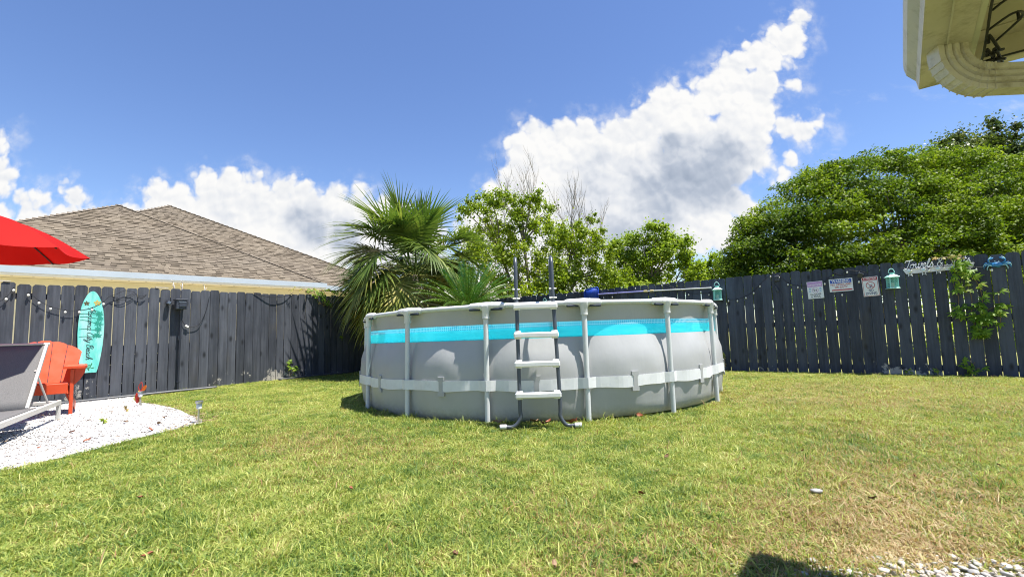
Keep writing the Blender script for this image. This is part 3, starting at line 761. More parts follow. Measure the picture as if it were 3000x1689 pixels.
# ------------------------------------------------------------------ above-ground pool
PTX, PTY = 0.0097, -0.010
def pp(th, r, z):
    dx, dy = r * math.sin(th), -r * math.cos(th)
    return Vector((POOL_C[0] + dx, POOL_C[1] + dy, z + PTX * dx + PTY * dy))
def pool_vinyl(name, c, inside=False):
    m, nt, N, L, b = nodes_of(name)
    g = N.new('ShaderNodeNewGeometry'); pos = g.outputs['Position']
    n = noise_n(N, L, pos, 2.2, 4, 0.6); n2 = noise_n(N, L, scaled(N, L, pos, (14, 14, 3)), 1.0, 4, 0.6)
    col = ramp_n(N, L, n, [(0.3, tuple(q * .93 for q in c)), (0.7, tuple(min(1, q * 1.05) for q in c))])
    col = mix_rgb(N, L, range_n(N, L, n2, 0.55, 0.8, 0, 0.12), col, tuple(q * 0.75 for q in c))
    sep = N.new('ShaderNodeSeparateXYZ'); L.new(pos, sep.inputs[0])
    if not inside:   # splashed soil on the lowest hand's breadth
        sp = noise_n(N, L, pos, 28, 5, 0.7)
        d = math_n(N, L, 'MULTIPLY', range_n(N, L, sep.outputs[2], 0.02, 0.16, 1, 0), range_n(N, L, sp, 0.38, 0.62))
        col = mix_rgb(N, L, math_n(N, L, 'MULTIPLY', d, 0.45), col, (0.16, 0.17, 0.11))
    L.new(col, b.inputs['Base Color']); b.inputs['Roughness'].default_value = 0.42; b.inputs['Specular IOR Level'].default_value = 0.45
    # woven backing of the vinyl
    cr = noise_n(N, L, scaled(N, L, pos, (9, 9, 1.6)), 1.0, 4, 0.6)
    bump_n(N, L, b, math_n(N, L, 'ADD', math_n(N, L, 'MULTIPLY', cr, 1.2), noise_n(N, L, pos, 6.0, 3, 0.5)), 0.16, 0.012)
    return m
def window_mat():
    m, nt, N, L, b = nodes_of('clear_tinted_window')
    uv = N.new('ShaderNodeUVMap'); sep = N.new('ShaderNodeSeparateXYZ'); L.new(uv.outputs[0], sep.inputs[0])
    def fr_(v, k):
        n = N.new('ShaderNodeMath'); n.operation = 'FRACT'; L.new(math_n(N, L, 'MULTIPLY', v, k), n.inputs[0]); return n.outputs[0]
    fu, fv = fr_(sep.outputs[0], 44.0), fr_(sep.outputs[1], 44.0)
    sq = math_n(N, L, 'MULTIPLY', math_n(N, L, 'GREATER_THAN', fu, 0.34), math_n(N, L, 'GREATER_THAN', fv, 0.34))
    top = math_n(N, L, 'GREATER_THAN', sep.outputs[1], 0.832)
    g = N.new('ShaderNodeNewGeometry')
    n = noise_n(N, L, scaled(N, L, g.outputs['Position'], (2, 2, 22)), 1.0, 4, 0.6)
    body = ramp_n(N, L, n, [(0.3, (0.06, 0.84, 0.86)), (0.7, (0.20, 0.94, 0.94))])
    tile = mix_rgb(N, L, sq, (0.78, 0.88, 0.90), (0.10, 0.55, 0.66))
    col = mix_rgb(N, L, top, body, tile)
    L.new(col, b.inputs['Base Color']); b.inputs['Roughness'].default_value = 0.25
    t = N.new('ShaderNodeBsdfTranslucent'); L.new(col, t.inputs[0])
    tp = N.new('ShaderNodeBsdfTransparent'); L.new(mix_rgb(N, L, 0.35, (1., 1., 1.), col), tp.inputs[0])
    m1 = N.new('ShaderNodeMixShader'); m1.inputs[0].default_value = 0.60; L.new(b.outputs[0], m1.inputs[1]); L.new(t.outputs[0], m1.inputs[2])
    m2 = N.new('ShaderNodeMixShader'); m2.inputs[0].default_value = 0.30; L.new(m1.outputs[0], m2.inputs[1]); L.new(tp.outputs[0], m2.inputs[2])
    L.new(m2.outputs[0], N['Material Output'].inputs[0])
    return m
def water_mat():
    m, nt, N, L, b = nodes_of('pool_water')
    tp = N.new('ShaderNodeBsdfTransparent'); tp.inputs[0].default_value = (0.80, 0.97, 0.98, 1)
    gl = N.new('ShaderNodeBsdfGlossy'); gl.inputs['Roughness'].default_value = 0.04
    fz = N.new('ShaderNodeFresnel'); fz.inputs[0].default_value = 1.33
    g = N.new('ShaderNodeNewGeometry'); bp = N.new('ShaderNodeBump'); bp.inputs['Strength'].default_value = 0.25; bp.inputs['Distance'].default_value = 0.02
    L.new(noise_n(N, L, g.outputs['Position'], 5, 3, 0.5), bp.inputs['Height']); L.new(bp.outputs[0], gl.inputs['Normal'])
    mx = N.new('ShaderNodeMixShader'); L.new(fz.outputs[0], mx.inputs[0]); L.new(tp.outputs[0], mx.inputs[1]); L.new(gl.outputs[0], mx.inputs[2])
    L.new(mx.outputs[0], N['Material Output'].inputs[0])
    return m
M_PGREY = pool_vinyl('grey_pool_vinyl', (0.40, 0.405, 0.405))
M_PBLUE = pool_vinyl('blue_pool_liner', (0.10, 0.62, 0.72), True)
M_PTUBE = pm('off_white_powder_coat', (0.62, 0.64, 0.64), 0.38, 0.04, 4, dirt=(0.42, 0.42, 0.38), dirt_amt=.25)
M_PTEE = pm('off_white_plastic', (0.66, 0.665, 0.65), 0.42, 0.04, 5, dirt=(0.45, 0.44, 0.40), dirt_amt=.3)
M_STRAP = pm('pale_strap', (0.72, 0.73, 0.73), 0.6, 0.05, 6, dirt=(0.40, 0.40, 0.36), dirt_amt=.3)
M_DARK = pm('gap_shade', (0.02, 0.03, 0.05), 0.7, 0.1, 5)
def interp(tab, z):
    for (z0, v0), (z1, v1) in zip(tab, tab[1:]):
        if z <= z1: 
            t = (z - z0) / (z1 - z0); return v0 + (v1 - v0) * t
    return tab[-1][1]
MIDP = [(0, -.05), (.03, -.014), (.07, .004), (.14, .014), (.22, .026), (.30, .032), (.37, .035), (.46, .034), (.56, .024), (.66, -.006), (.76, -.040), (.86, -.062), (.96, -.056), (1.05, -.034)]
LEGP = [(0, -.06), (.03, -.046), (.07, -.040), (.14, -.036), (.22, -.031), (.40, -.030), (.50, -.040), (.62, -.066), (.74, -.088), (.86, -.092), (.96, -.070), (1.05, -.034)]
def bulge_w(th):
    st = 2 * math.pi / POOL_N; f = ((th - POOL_PH) / st) % 1.0
    return math.sin(math.pi * f) ** 0.75
def wall_r(th, z):
    w = bulge_w(th)
    wr = 0.0025 * math.sin(th * 37 + z * 9) * w + 0.002 * math.sin(th * 71 - z * 15)
    return POOL_R + interp(LEGP, z) * (1 - w) + interp(MIDP, z) * w + wr * (1 if z < .7 else .3)
def build_pool():
    e = empty('swimming_pool', (POOL_C[0], POOL_C[1], 0), 'round grey frame pool with a bright aqua window band, standing on the lawn', 'pool')
    NA = POOL_N * 14
    zs = [0.0, .02, .045, .08, .12, .17, .22, .28, .33, .38, .44, .50, .56, .62, .68, .734, .78, .83, .876, .92, .97, 1.04]
    def theta(i): return POOL_PH + 2 * math.pi * i / NA
    def is_band(i, k):
        a = (theta(i + .5) + math.pi) % (2 * math.pi) - math.pi
        return zs[k] >= .733 and zs[k + 1] <= .877 and abs(a) < 1.72
    for nm, off, mat in (('wall', 0.0, M_PGREY), ('inner_liner', -0.008, M_PBLUE)):
        V = [pp(theta(i), wall_r(theta(i), z) + off, z + (0.003 if off else 0)) for i in range(NA) for z in zs]; nz = len(zs)
        F = []; B = []
        for i in range(NA):
            for k in range(nz - 1):
                j = (i + 1) % NA
                q = (i * nz + k, j * nz + k, j * nz + k + 1, i * nz + k + 1)
                (B if is_band(i, k) else F).append(q)
        MB().add(V, F).build(nm, mat, e, smooth=True)
        if off == 0.0:
            bo = MB().add(V, B).build('window_band', window_mat(), e, smooth=True)
            me = bo.data; uvl = me.uv_layers.new(name='UVMap')
            ox = origin_of(e)
            for lp in me.loops:
                co = me.vertices[lp.vertex_index].co
                th = math.atan2(co.x, -co.y)
                uvl.data[lp.index].uv = (th * POOL_R + 10, co.z - PTX * co.x - PTY * co.y)
    # floor and water
    ring = [pp(theta(i), POOL_R - 0.09, 0.006) for i in range(NA)]
    MB().add(ring, [tuple(range(NA))]).build('floor', M_PBLUE, e)
    ring = [Vector((p.x, p.y, 0.832)) for p in (pp(theta(i), wall_r(theta(i), .83) - 0.010, 0) for i in range(NA))]
    MB().add(ring, [tuple(range(NA))]).build('water', water_mat(), e)
    J = [pp(POOL_PH + 2 * math.pi * i / POOL_N, POOL_R, 1.042) for i in range(POOL_N)]
    zt = Vector((0, 0, 1))
    for i in range(POOL_N):
        th = POOL_PH + 2 * math.pi * i / POOL_N
        a, b, c = J[i], J[(i + 1) % POOL_N], J[i - 1]
        d = (b - a).normalized(); d0 = (c - a).normalized()
        mid = (a + b) / 2 + (b - a).normalized().cross(ZV) * 0.006
        MB().tube([a + d * 0.155, mid, b - d * 0.155], 0.0215, 14).build('top_rail', M_PTUBE, e, angle=40)
        # T joint: sleeve, collar rings and down socket in one part
        mb = MB()
        mb.tube([a + d0 * 0.175 - zt * 0.002, a + d0 * 0.15, a + d0 * 0.06, a + (d + d0) * 0.02, a + d * 0.06, a + d * 0.15, a + d * 0.175 - zt * 0.002], [.0235, .033, .035, .038, .035, .033, .0235], 14)
        for s_ in (d, d0): mb.tube([a + s_ * 0.056, a + s_ * 0.066], 0.0365, 14)
        dn = a + Vector((0, 0, -0.115))
        mb.tube([a, a + Vector((0, 0, -0.035)), a + Vector((0, 0, -0.05)), dn], [.044, .040, .033, .032], 14)
        mb.tube([dn + Vector((0, 0, .014)), dn], 0.0345, 14)
        tee = mb.build('tee_joint', M_PTEE, e, angle=35)
        out = Vector((math.sin(th), -math.cos(th), 0)); tn = Vector((math.cos(th), math.sin(th), 0))
        for s_ in (-1, 1):
            g0 = a + tn * s_ * 0.105 + out * 0.0 - zt * 0.031  # dark block painted as the shade inside the cut sleeve
            MB().box(g0, (0.11, 0.03, 0.020), Matrix((tn, out, zt)).transposed(), 0.006).build('sleeve_gap_shade', M_DARK, tee)
        ft = pp(th, POOL_R + 0.0128, -0.02)
        MB().tube([a + Vector((0, 0, -0.10)), a.lerp(ft, .5), ft], 0.0235, 14).build('leg', M_PTUBE, e, angle=40)
        # strap length from this leg to the next, wrapped round the leg
        V = []; n = 22; st = 2 * math.pi / POOL_N
        for j in range(n + 1):
            t2 = th + st * (j / n); dl = min(j, n - j) / n * st * POOL_R
            r = max(wall_r(t2, .33) + 0.007, POOL_R + 0.041 - max(0, dl - 0.022) * 0.9 if dl < 0.09 else 0)
            wv = 0.006 * math.sin(j * .55 + i * 2.1) * bulge_w(t2); sag = -0.010 * bulge_w(t2) * (1 + .6 * math.sin(i * 1.7))
            for k in range(4):
                z = .280 + .031 * k + (sag + wv) * (1 - k / 4)
                V.append(pp(t2, r, z))
        F = [(j * 4 + k, (j + 1) * 4 + k, (j + 1) * 4 + k + 1, j * 4 + k + 1) for j in range(n) for k in range(3)]
        so_ = MB().add(V, F).build('strap', M_STRAP, e)
        md = so_.modifiers.new('thick', 'SOLIDIFY'); md.thickness = 0.003; md.offset = 1
        # welded I-shaped holder at mid panel
        t2 = th + st * 0.5
        o2 = Vector((math.sin(t2), -math.cos(t2), 0)); tn2 = Vector((math.cos(t2), math.sin(t2), 0))
        org = pp(t2, wall_r(t2, .33) + 0.010, 0.318)
        W, w, h = .036, .021, .088
        poly = [(-W, -h), (W, -h), (W, -h + .030), (w, -h + .045), (w, h - .045), (W, h - .030), (W, h), (-W, h), (-W, h - .030), (-w, h - .045), (-w, -h + .045), (-W, -h + .030)]
        MB().prism(poly, org, tn2, ZV, 0.003, 0.010).build('strap_holder', M_PGREY, e)
build_pool()
def build_ladder():
    M_RAIL = pm('slate_ladder_steel', (0.060, 0.072, 0.090), 0.42, 0.10, 10)
    M_STEP = pm('white_ladder_plastic', (0.72, 0.72, 0.71), 0.45, 0.04, 9, dirt=(0.5, 0.49, 0.45), dirt_amt=.25)
    e = empty('pool_ladder', (0.2, 3.9, -0.02), 'A-frame pool ladder with slate rails and four white steps', 'ladder')
    for sx, foot, bend, xb, xt in ((-1, -.132, -.03, .040, .036), (1, .548, .440, .378, .356)):
        pts = [(foot + .04 * -sx, 3.97, .034), (bend, 3.97, .030), (bend + (xb - bend) * .6, 3.972, .055), (xb - .004 * sx, 3.976, .11), (xb, 3.982, .18), ((xb * 2 + xt) / 3, 4.01, .55), (xt, 4.065, 1.1), (xt, 4.105, 1.38), (xt, 4.125, 1.440), (xt, 4.155, 1.470), (xt, 4.19, 1.472), (xt, 4.225, 1.440), (xt, 4.245, 1.38), (xt, 4.30, 1.1), (xt, 4.52, .02)]
        rl = MB().tube(spline(pts, 4), 0.0165, 12).build('rail', M_RAIL, e, smooth=True)
        MB().tube([(foot, 3.97, .034), (foot + .055 * -sx, 3.97, .034)], 0.0195, 12).build('foot_cap', M_STEP, rl, angle=40)
        for zz, yy in ((1.105, 4.056), (1.185, 4.070)):
            MB().tube([(xt - .032, yy, zz), (xt + .032, yy, zz)], 0.0075, 10).build('bolt', M_STEP, rl, angle=40)
    for zc, yc in ((1.035, 4.055), (.787, 4.030), (.542, 4.008), (.285, 3.988)):
        stp = MB().box((0.196, yc, zc), (0.385, 0.085, 0.046), None, 0.009).build('step', M_STEP, e)
        for xx in (.0395, .356):
            MB().lathe((xx, yc - .002, zc - .032), [(.026, 0), (.0285, .004), (.0285, .062), (.024, .068)], 14).build('step_socket', M_STEP, stp, angle=35)
    for zc, yc in ((.75, 4.37), (.45, 4.43), (.2, 4.48)):
        MB().box((0.196, yc, zc), (0.33, 0.085, 0.046), None, 0.009).build('inner_step', M_STEP, e)
build_ladder()

# ------------------------------------------------------------------ things on and by the sunny fence
def rope(mb, pts, r=0.004, n=6): return mb.tube(spline(pts, 5), r, n)
M_BLACK = pm('black_cable', (0.012, 0.012, 0.014), 0.5, 0.1, 20)
M_BULB = pm('frosted_bulb', (0.78, 0.76, 0.70), 0.2, 0.05, 30)
M_SOCK = pm('black_socket', (0.015, 0.015, 0.017), 0.45, 0.1, 20)
def string_lights(name, label, cables, bulbs, F, cat='string lights', off=0.045, br=0.017):
    e = empty(name, F(*bulbs[0], off), label, cat)
    for c in cables:
        rope(MB(), [F(t, z, off if len(q) < 1 else q[0]) for t, z, *q in c], 0.0030).build('cable', M_BLACK, e)
    for i, (t, z) in enumerate(bulbs):
        p = F(t, z, off)
        b = MB().lathe(p + ZV * -0.022, [(.004, -.004), (br * .8, .004), (br, .016), (br * .75, .028), (.007, .036)], 10).build('bulb', M_BULB, e, smooth=True)
        MB().lathe(p + ZV * 0.012, [(.009, 0), (.010, .018), (.006, .026)], 8).build('socket', M_SOCK, b)
BL = [(-3.078, 1.471), (-3.011, 1.601), (-2.861, 1.539), (-2.747, 1.429), (-2.62, 1.346), (-2.457, 1.298), (-2.298, 1.301), (-2.148, 1.341), (-2.015, 1.436)]
string_lights('string_lights', 'black bulb string swagged along the sunny fence and across the surfboard', [[(-3.5, 1.20), (-3.22, 1.36), (-3.078, 1.50), (-3.011, 1.63)], [(-2.861, 1.575), (-2.747, 1.46), (-2.62, 1.375), (-2.457, 1.325), (-2.298, 1.325), (-2.148, 1.37), (-2.015, 1.465), (-1.93, 1.56), (-1.80, 1.53), (-1.62, 1.628)], [(-1.93, 1.56), (-1.78, 1.50), (-1.62, 1.60)], [(-1.61, 1.61), (-1.53, 1.546), (-1.46, 1.60), (-1.53, 1.53), (-1.60, 1.58)], [(-1.61, 1.62), (-1.53, 1.575), (-1.451, 1.613)], [(-1.93, 1.57), (-1.85, 1.60), (-1.75, 1.66), (-1.62, 1.64)]], BL, fl)
def power_cord():
    e = empty('power_cord', fl(-0.9, 1.2, .03), 'black cord with a white plug hanging beside the fence light', 'cord')
    rope(MB(), [fl(-0.975, 1.30, .03), fl(-0.938, 1.204, .03), fl(-0.87, 1.09, .04), fl(-0.80, 1.055, .045), fl(-0.654, 1.099, .045), fl(-0.56, 1.30, .04), fl(-0.505, 1.52, .03), fl(-0.488, 1.62, .015)], .0045).build('cable', M_BLACK, e)
    rot = Matrix((UL, NL, ZV)).transposed() @ Matrix.Rotation(R(35), 3, 'Y')
    MB().box(fl(-0.845, 1.066, .045), (.06, .025, .032), rot, .004).build('plug', pm('white_plug', (.75, .74, .70), .4), e)
power_cord()
def fence_cable():
    e = empty('cable', fl(.6, 1.65, .02), 'loose black cable sagging from the fence top left of the palm', 'cable')
    rope(MB(), [fl(0.30, 1.735, .02), fl(0.42, 1.69, .03), fl(0.64, 1.652, .06), fl(0.926, 1.685, .06), fl(1.134, 1.76, .015)], .006).build('strand', M_BLACK, e)
    rope(MB(), [fl(1.70, 1.60, .03), fl(1.879, 1.512, .06), fl(2.097, 1.431, .08), fl(2.32, 1.484, .05)], .005).build('strand', M_BLACK, e)
fence_cable()
def fence_light():
    M1 = pm('black_fixture', (0.035, 0.040, 0.055), 0.42, 0.1, 8); M2 = pm('dark_conduit', (0.022, 0.027, 0.040), 0.5, 0.1, 6)
    e = empty('fence_light', fl(-0.97, -0.08, .05), 'boxy black outdoor fixture on a conduit climbing the sunny fence', 'light fixture')
    rot = Matrix((UL, NL, ZV)).transposed()
    bxp = MB().box(fl(-0.972, 1.443, .105), (.165, .115, .155), rot, .008).build('box', M1, e)
    MB().box(fl(-0.974, 1.532, .105), (.190, .140, .022), rot, .005).build('lid', M1, bxp)
    MB().box(fl(-0.960, 1.452, .168), (.115, .014, .095), rot, .006).build('cover_panel', M1, bxp)
    MB().box(fl(-0.975, 1.495, .176), (.100, .006, .012), rot).build('latch', pm('worn_latch', (.25, .27, .30), .35, metal=.6), bxp)
    MB().box(fl(-0.972, 1.443, .035), (.06, .06, .06), rot).build('bracket', M1, e)
    cdt = MB().tube([fl(-0.953, -.10, .045), fl(-0.953, 1.37, .085)], .0165, 10).build('conduit', M2, e, angle=40)
    for z in (.86, .10):
        MB().box(fl(-.953, z, .045), (.055, .05, .016), rot).build('clamp', M2, cdt)
    MB().box(fl(-.930, .83, .018), (.012, .02, .02), rot).build('clamp_screw', M1, e)
    s = empty('motion_sensor', fl(-1.142, 1.471, .03), 'small tilted black sensor cube left of the fence light', 'sensor')
    r2 = rot @ Matrix.Rotation(R(25), 3, 'Y')
    MB().box(fl(-1.142, 1.475, .07), (.062, .07, .062), r2, .006).build('housing', M1, s)
    MB().box(fl(-1.146, 1.478, .108), (.044, .006, .044), r2, .002).build('lens', pm('sensor_lens', (.10, .13, .18), .15), s)
    MB().tube([fl(-1.142, 1.47, .0), fl(-1.142, 1.475, .05)], .012, 8).build('stalk', M1, s)
fence_light()
def surf_mat():
    m, nt, N, L, b = nodes_of('turquoise_wash')
    g = N.new('ShaderNodeNewGeometry'); pos = g.outputs['Position']
    n = noise_n(N, L, scaled(N, L, pos, (16, 16, 3)), 1.0, 5, 0.6); n2 = noise_n(N, L, scaled(N, L, pos, (6, 6, 2)), 1.0, 4, 0.6)
    col = ramp_n(N, L, n, [(0.3, (0.10, 0.55, 0.47)), (0.55, (0.17, 0.66, 0.58)), (0.75, (0.42, 0.76, 0.70))])
    col = mix_rgb(N, L, range_n(N, L, n2, 0.52, 0.72, 0, 0.7), col, (0.50, 0.72, 0.70))
    L.new(col, b.inputs['Base Color']); b.inputs['Roughness'].default_value = 0.5
    return m
def star(n, r0, r1, rot=0.0, c=(0, 0)):
    return [(c[0] + (r0 if k % 2 == 0 else r1) * math.cos(rot + math.pi * k / n), c[1] + (r0 if k % 2 == 0 else r1) * math.sin(rot + math.pi * k / n)) for k in range(2 * n)]
def ell(a, b, rot=0.0, c=(0, 0), n=14):
    return [(c[0] + a * math.cos(t) * math.cos(rot) - b * math.sin(t) * math.sin(rot), c[1] + a * math.cos(t) * math.sin(rot) + b * math.sin(t) * math.cos(rot)) for t in (2 * math.pi * k / n for k in range(n))]
def surfboard():
    T0, OFF = -2.147, 0.030
    e = empty('surfboard_sign', fl(T0, 0.361, OFF), 'turquoise wooden surfboard sign lettered in script on the sunny fence', 'surfboard')
    prof = [(.361, .088), (.40, .100), (.5, .117), (.62, .132), (.78, .148), (.95, .156), (1.10, .156), (1.25, .147), (1.38, .128), (1.48, .102), (1.56, .070), (1.60, .045), (1.622, .022)]
    poly = [(w, z) for z, w in prof] + [(0.0, 1.630)] + [(-w, z) for z, w in reversed(prof)]
    org = PL + UL * T0 + NL * OFF
    MB().prism(poly, org, UL, ZV, 0.014, 0.0).build('board', surf_mat(), e)
    M_TX = pm('brown_script', (0.028, 0.026, 0.020), .6); M_OLV = pm('olive_print', (0.10, 0.085, 0.03), .6); M_YEL = pm('mustard_print', (0.48, 0.38, 0.10), .6); M_TEAL = pm('teal_print', (0.02, 0.30, 0.22), .6, .2, 20); M_GRN = pm('green_print', (0.03, 0.22, 0.10), .6, .2, 30)
    face = OFF + 0.0148
    def at(a, z): return fl(T0 + a, z, face)
    # lettering reads downwards
    st, wd = script_strokes('Panama City Beach', 0.28)
    H = 0.80; sx = H / wd; sy = 0.040; mb = MB()
    for s_ in st:
        pts = spline([(0, q[0], q[1]) for q in s_], 4)
        pts = [at(-0.045 + p.z * sy, 1.365 - p.y * sx) for p in pts]
        mb.tube(pts, 0.0030, 5)
    tag(mb.build('lettering', M_TX, e), kind=None)
    def flat(name, polys, mat, lift=0.0):
        mb = MB()
        for pl in polys: mb.prism(pl, PL + UL * T0 + NL * (face + lift), UL, ZV, 0.0008, 0.0)
        return mb.build(name, mat, e)
    for c, mat, r in (((-.070, 1.435), M_OLV, .033), ((.058, 1.445), M_YEL, .042)):
        flat('flower', [ell(r * .52, r * .34, 2 * math.pi * k / 5 + .4, (c[0] + r * .62 * math.cos(2 * math.pi * k / 5 + .4), c[1] + r * .62 * math.sin(2 * math.pi * k / 5 + .4)), 10) for k in range(5)], mat)
    rr = random.Random(3)
    for (z0, z1, x1, r) in ((1.27, 1.275, .085, .062), (1.225, 1.205, .100, .050), (1.175, 1.125, .085, .066), (1.035, 1.03, .085, .060), (.915, .935, .080, .062)):
        pts = [at(-.140 + (x1 + .14) * k / 6, z0 + (z1 - z0) * (k / 6) ** 1.5 + .006 * math.sin(k)) for k in range(7)]
        t = MB().tube(pts, 0.0035, 5)
        for k in range(9):
            an = 2 * math.pi * k / 9 + rr.uniform(-.2, .2); L_ = r * rr.uniform(.75, 1.1)
            q = [(x1, z1), (x1 + L_ * .5 * math.cos(an) - .011 * math.sin(an), z1 + L_ * .5 * math.sin(an) + .011 * math.cos(an)), (x1 + L_ * math.cos(an + .35), z1 + L_ * math.sin(an + .35)), (x1 + L_ * .55 * math.cos(an) + .010 * math.sin(an), z1 + L_ * .55 * math.sin(an) - .010 * math.cos(an))]
            t.prism(q, PL + UL * T0 + NL * (face + .0004 * (k % 3)), UL, ZV, 0.0008, 0)
        t.build('palm_print', M_TEAL, e)
    c = (-.005, .452)
    fl_ = [ell(.034, .027, .9, c)]
    for an, l in ((.9, .05), (2.2, .052), (-.4, .050), (3.3, .045), (-1.6, .045)):
        fl_.append(ell(.020, .008, an + .5, (c[0] + l * math.cos(an), c[1] + l * math.sin(an)), 8))
    flat('turtle', fl_, M_GRN)
    flat('turtle_shell', [ell(.007, .006, k, (c[0] + .017 * math.cos(k), c[1] + .015 * math.sin(k)), 6) for k in range(6)] + [ell(.008, .007, 0, c, 6)], MAT['turquoise_wash'] if 'turquoise_wash' in MAT else pm('turq', (.17, .60, .45), .5), .0012)
surfboard()
def dead_branches():
    M = pm('bleached_branch', (0.50, 0.44, 0.38), .85, .2, 30, bump=.3)
    for k, (t, z, hgt) in enumerate(((-0.985, 1.66, .20), (-0.49, 1.66, .17))):
        lb = ('pair of bleached dead branch stubs poking above the fence near the light', 'small bleached branch stub above the fence right of the black cord')[k]
        e = empty('dead_branch', fl(t, z, -.12), lb, 'branch')
        for dt in ((0, .085) if k == 0 else (0,)):
            rng = random.Random(5 + k + int(dt * 100))
            base = fl(t + dt, z - .3, -.14); tip = fl(t + dt - .03 * (1 - 2 * (dt > 0)), z + hgt, -.13)
            pts = [base.lerp(tip, i / 6) + UL * rng.uniform(-.008, .008) for i in range(7)]
            mb = MB().tube(pts, [.016, .016, .015, .014, .013, .011, .006], 6)
            for i in (4, 5, 6):
                q = pts[i]; s_ = rng.choice([-1, 1])
                mb.tube([q, q + UL * s_ * .02 + ZV * .02, q + UL * s_ * .03 + ZV * .05], [.008, .006, .002], 5)
            mb.build('branch_fork', M, e, smooth=True)
dead_branches()
def edging():
    M = pm('black_edging', (0.055, 0.06, 0.07), .5, .2, 8, dirt=(.2, .18, .14), dirt_amt=.5)
    for lb, pts in (('dark plastic edging pipe lying at the fence foot behind the gravel', [(-3.2, .30), (-2.4, .16), (-1.7, .13), (-1.1, .20), (-.75, .30), (-.45, .36)]),
                    ('short dark edging pipe at the fence foot left of the pool', [(.75, .22), (1.2, .17), (1.6, .13), (2.0, .12), (2.45, .13)])):
        P = []
        for t, o in pts:
            q = fl(t, 0, o); P.append((q.x, q.y, gz(q.x, q.y) + .028))
        ob = MB().tube(spline(P, 5), .024, 9).build('edging_pipe', M, None, smooth=True); tag(ob, lb, 'pipe')
edging()
def chair():
    M = pm('red_orange_plastic', (0.62, 0.075, 0.022), .38, .06, 6, spec=.5)
    f = Vector((.65, -.76, 0)).normalized(); r = Vector((-f.y, f.x, 0)); z0 = gz(-5.34, 5.7)
    leg = Vector((-5.345, 5.70, z0 + .012)); C = leg - r * .305 * 1.0
    # r points to the viewer's right
    if r.x < 0: r = -r; C = leg - r * .305
    e = empty('adirondack_chair', C, 'red orange adirondack chair facing out from the fence', 'chair')
    def P(a, b, z): return C + r * a - f * b + ZV * z    # a right, b back, z up
    rot = Matrix((r, -f, ZV)).transposed()
    for s_ in (-1, 1):
        MB().box(P(.305 * s_, 0.0, .27), (.034, .10, .54), rot, .004).build('front_leg', M, e)
        # rear leg / seat rail sloping to the ground behind
        a = P(.265 * s_, -.02, .30); b = P(.30 * s_, .80, .02)
        d = (b - a); rr = Matrix((r, d.normalized(), r.cross(d.normalized()))).transposed()
        MB().box((a + b) / 2, (.03, d.length, .11), rr, .004).build('rear_leg', M, e)
        poly = [(-.06, 0), (.13, -.02), (.15, .10), (.13, .62), (.05, .74), (-.05, .70), (-.05, .10)]
        poly = [(s_ * a_, b_) for a_, b_ in poly]
        if s_ < 0: poly = poly[::-1]
        arm = MB().prism(poly, P(.285 * s_, -.09, .545), r, -f, .026, 0).build('arm', M, e)
        br = [(0, 0), (.10, 0), (.09, -.06), (.05, -.14), (0.0, -.20)]
        br = [(s_ * a_, b_) for a_, b_ in br]
        if s_ > 0: br = br[::-1]
        MB().prism(br, P(.323 * s_, .012, .543), r, ZV, .026, 0).build('arm_bracket', M, arm)
    for k in range(6):
        t = k / 5; q = P(0, .0 + .50 * t, .375 - .10 * t)
        tilt = Matrix.Rotation(R(11), 3, 'X')
        MB().box(q, (.54, .088, .022), rot @ Matrix.Rotation(R(-11), 3, 'X'), .004).build('seat_slat', M, e)
    MB().box(P(0, -.050, .315), (.545, .022, .12), rot, .004).build('apron', M, e)
    # fan back
    lean = R(24); up = (ZV * math.cos(lean) - f * math.sin(lean)).normalized(); base = P(0, .42, .24)
    tops = [.56, .655, .685, .655, .56]
    for k in range(5):
        s_ = k - 2; w0, w1 = .052, .068
        c0, c1 = s_ * .112, s_ * .143; h = tops[k]
        L0, R0, L1, R1 = c0 - w0, c0 + w0, c1 - w1, c1 + w1
        slope = -.10 * s_
        arc = []
        for j in range(7):
            u = j / 6; x = R1 + (L1 - R1) * u; xx = (x / .36)
            arc.append((x, .70 - .16 * xx * xx - (.012 * (abs(u - .5) * 2) ** 4)))
        poly = [(L0, 0), (R0, 0)] + arc
        bow = -f * -.0  # straight
        MB().prism(poly, base + (-f) * (-.012 * abs(s_)), r, up, .020, 0).build('back_slat', M, e)
    rb = Matrix((r, up.cross(r), up)).transposed()
    MB().box(base + up * .08 - f * .026, (.50, .026, .06), rb, .003).build('back_rail', M, e)
    MB().box(base + up * .40 - f * .026, (.60, .026, .06), rb, .003).build('back_rail', M, e)
chair()
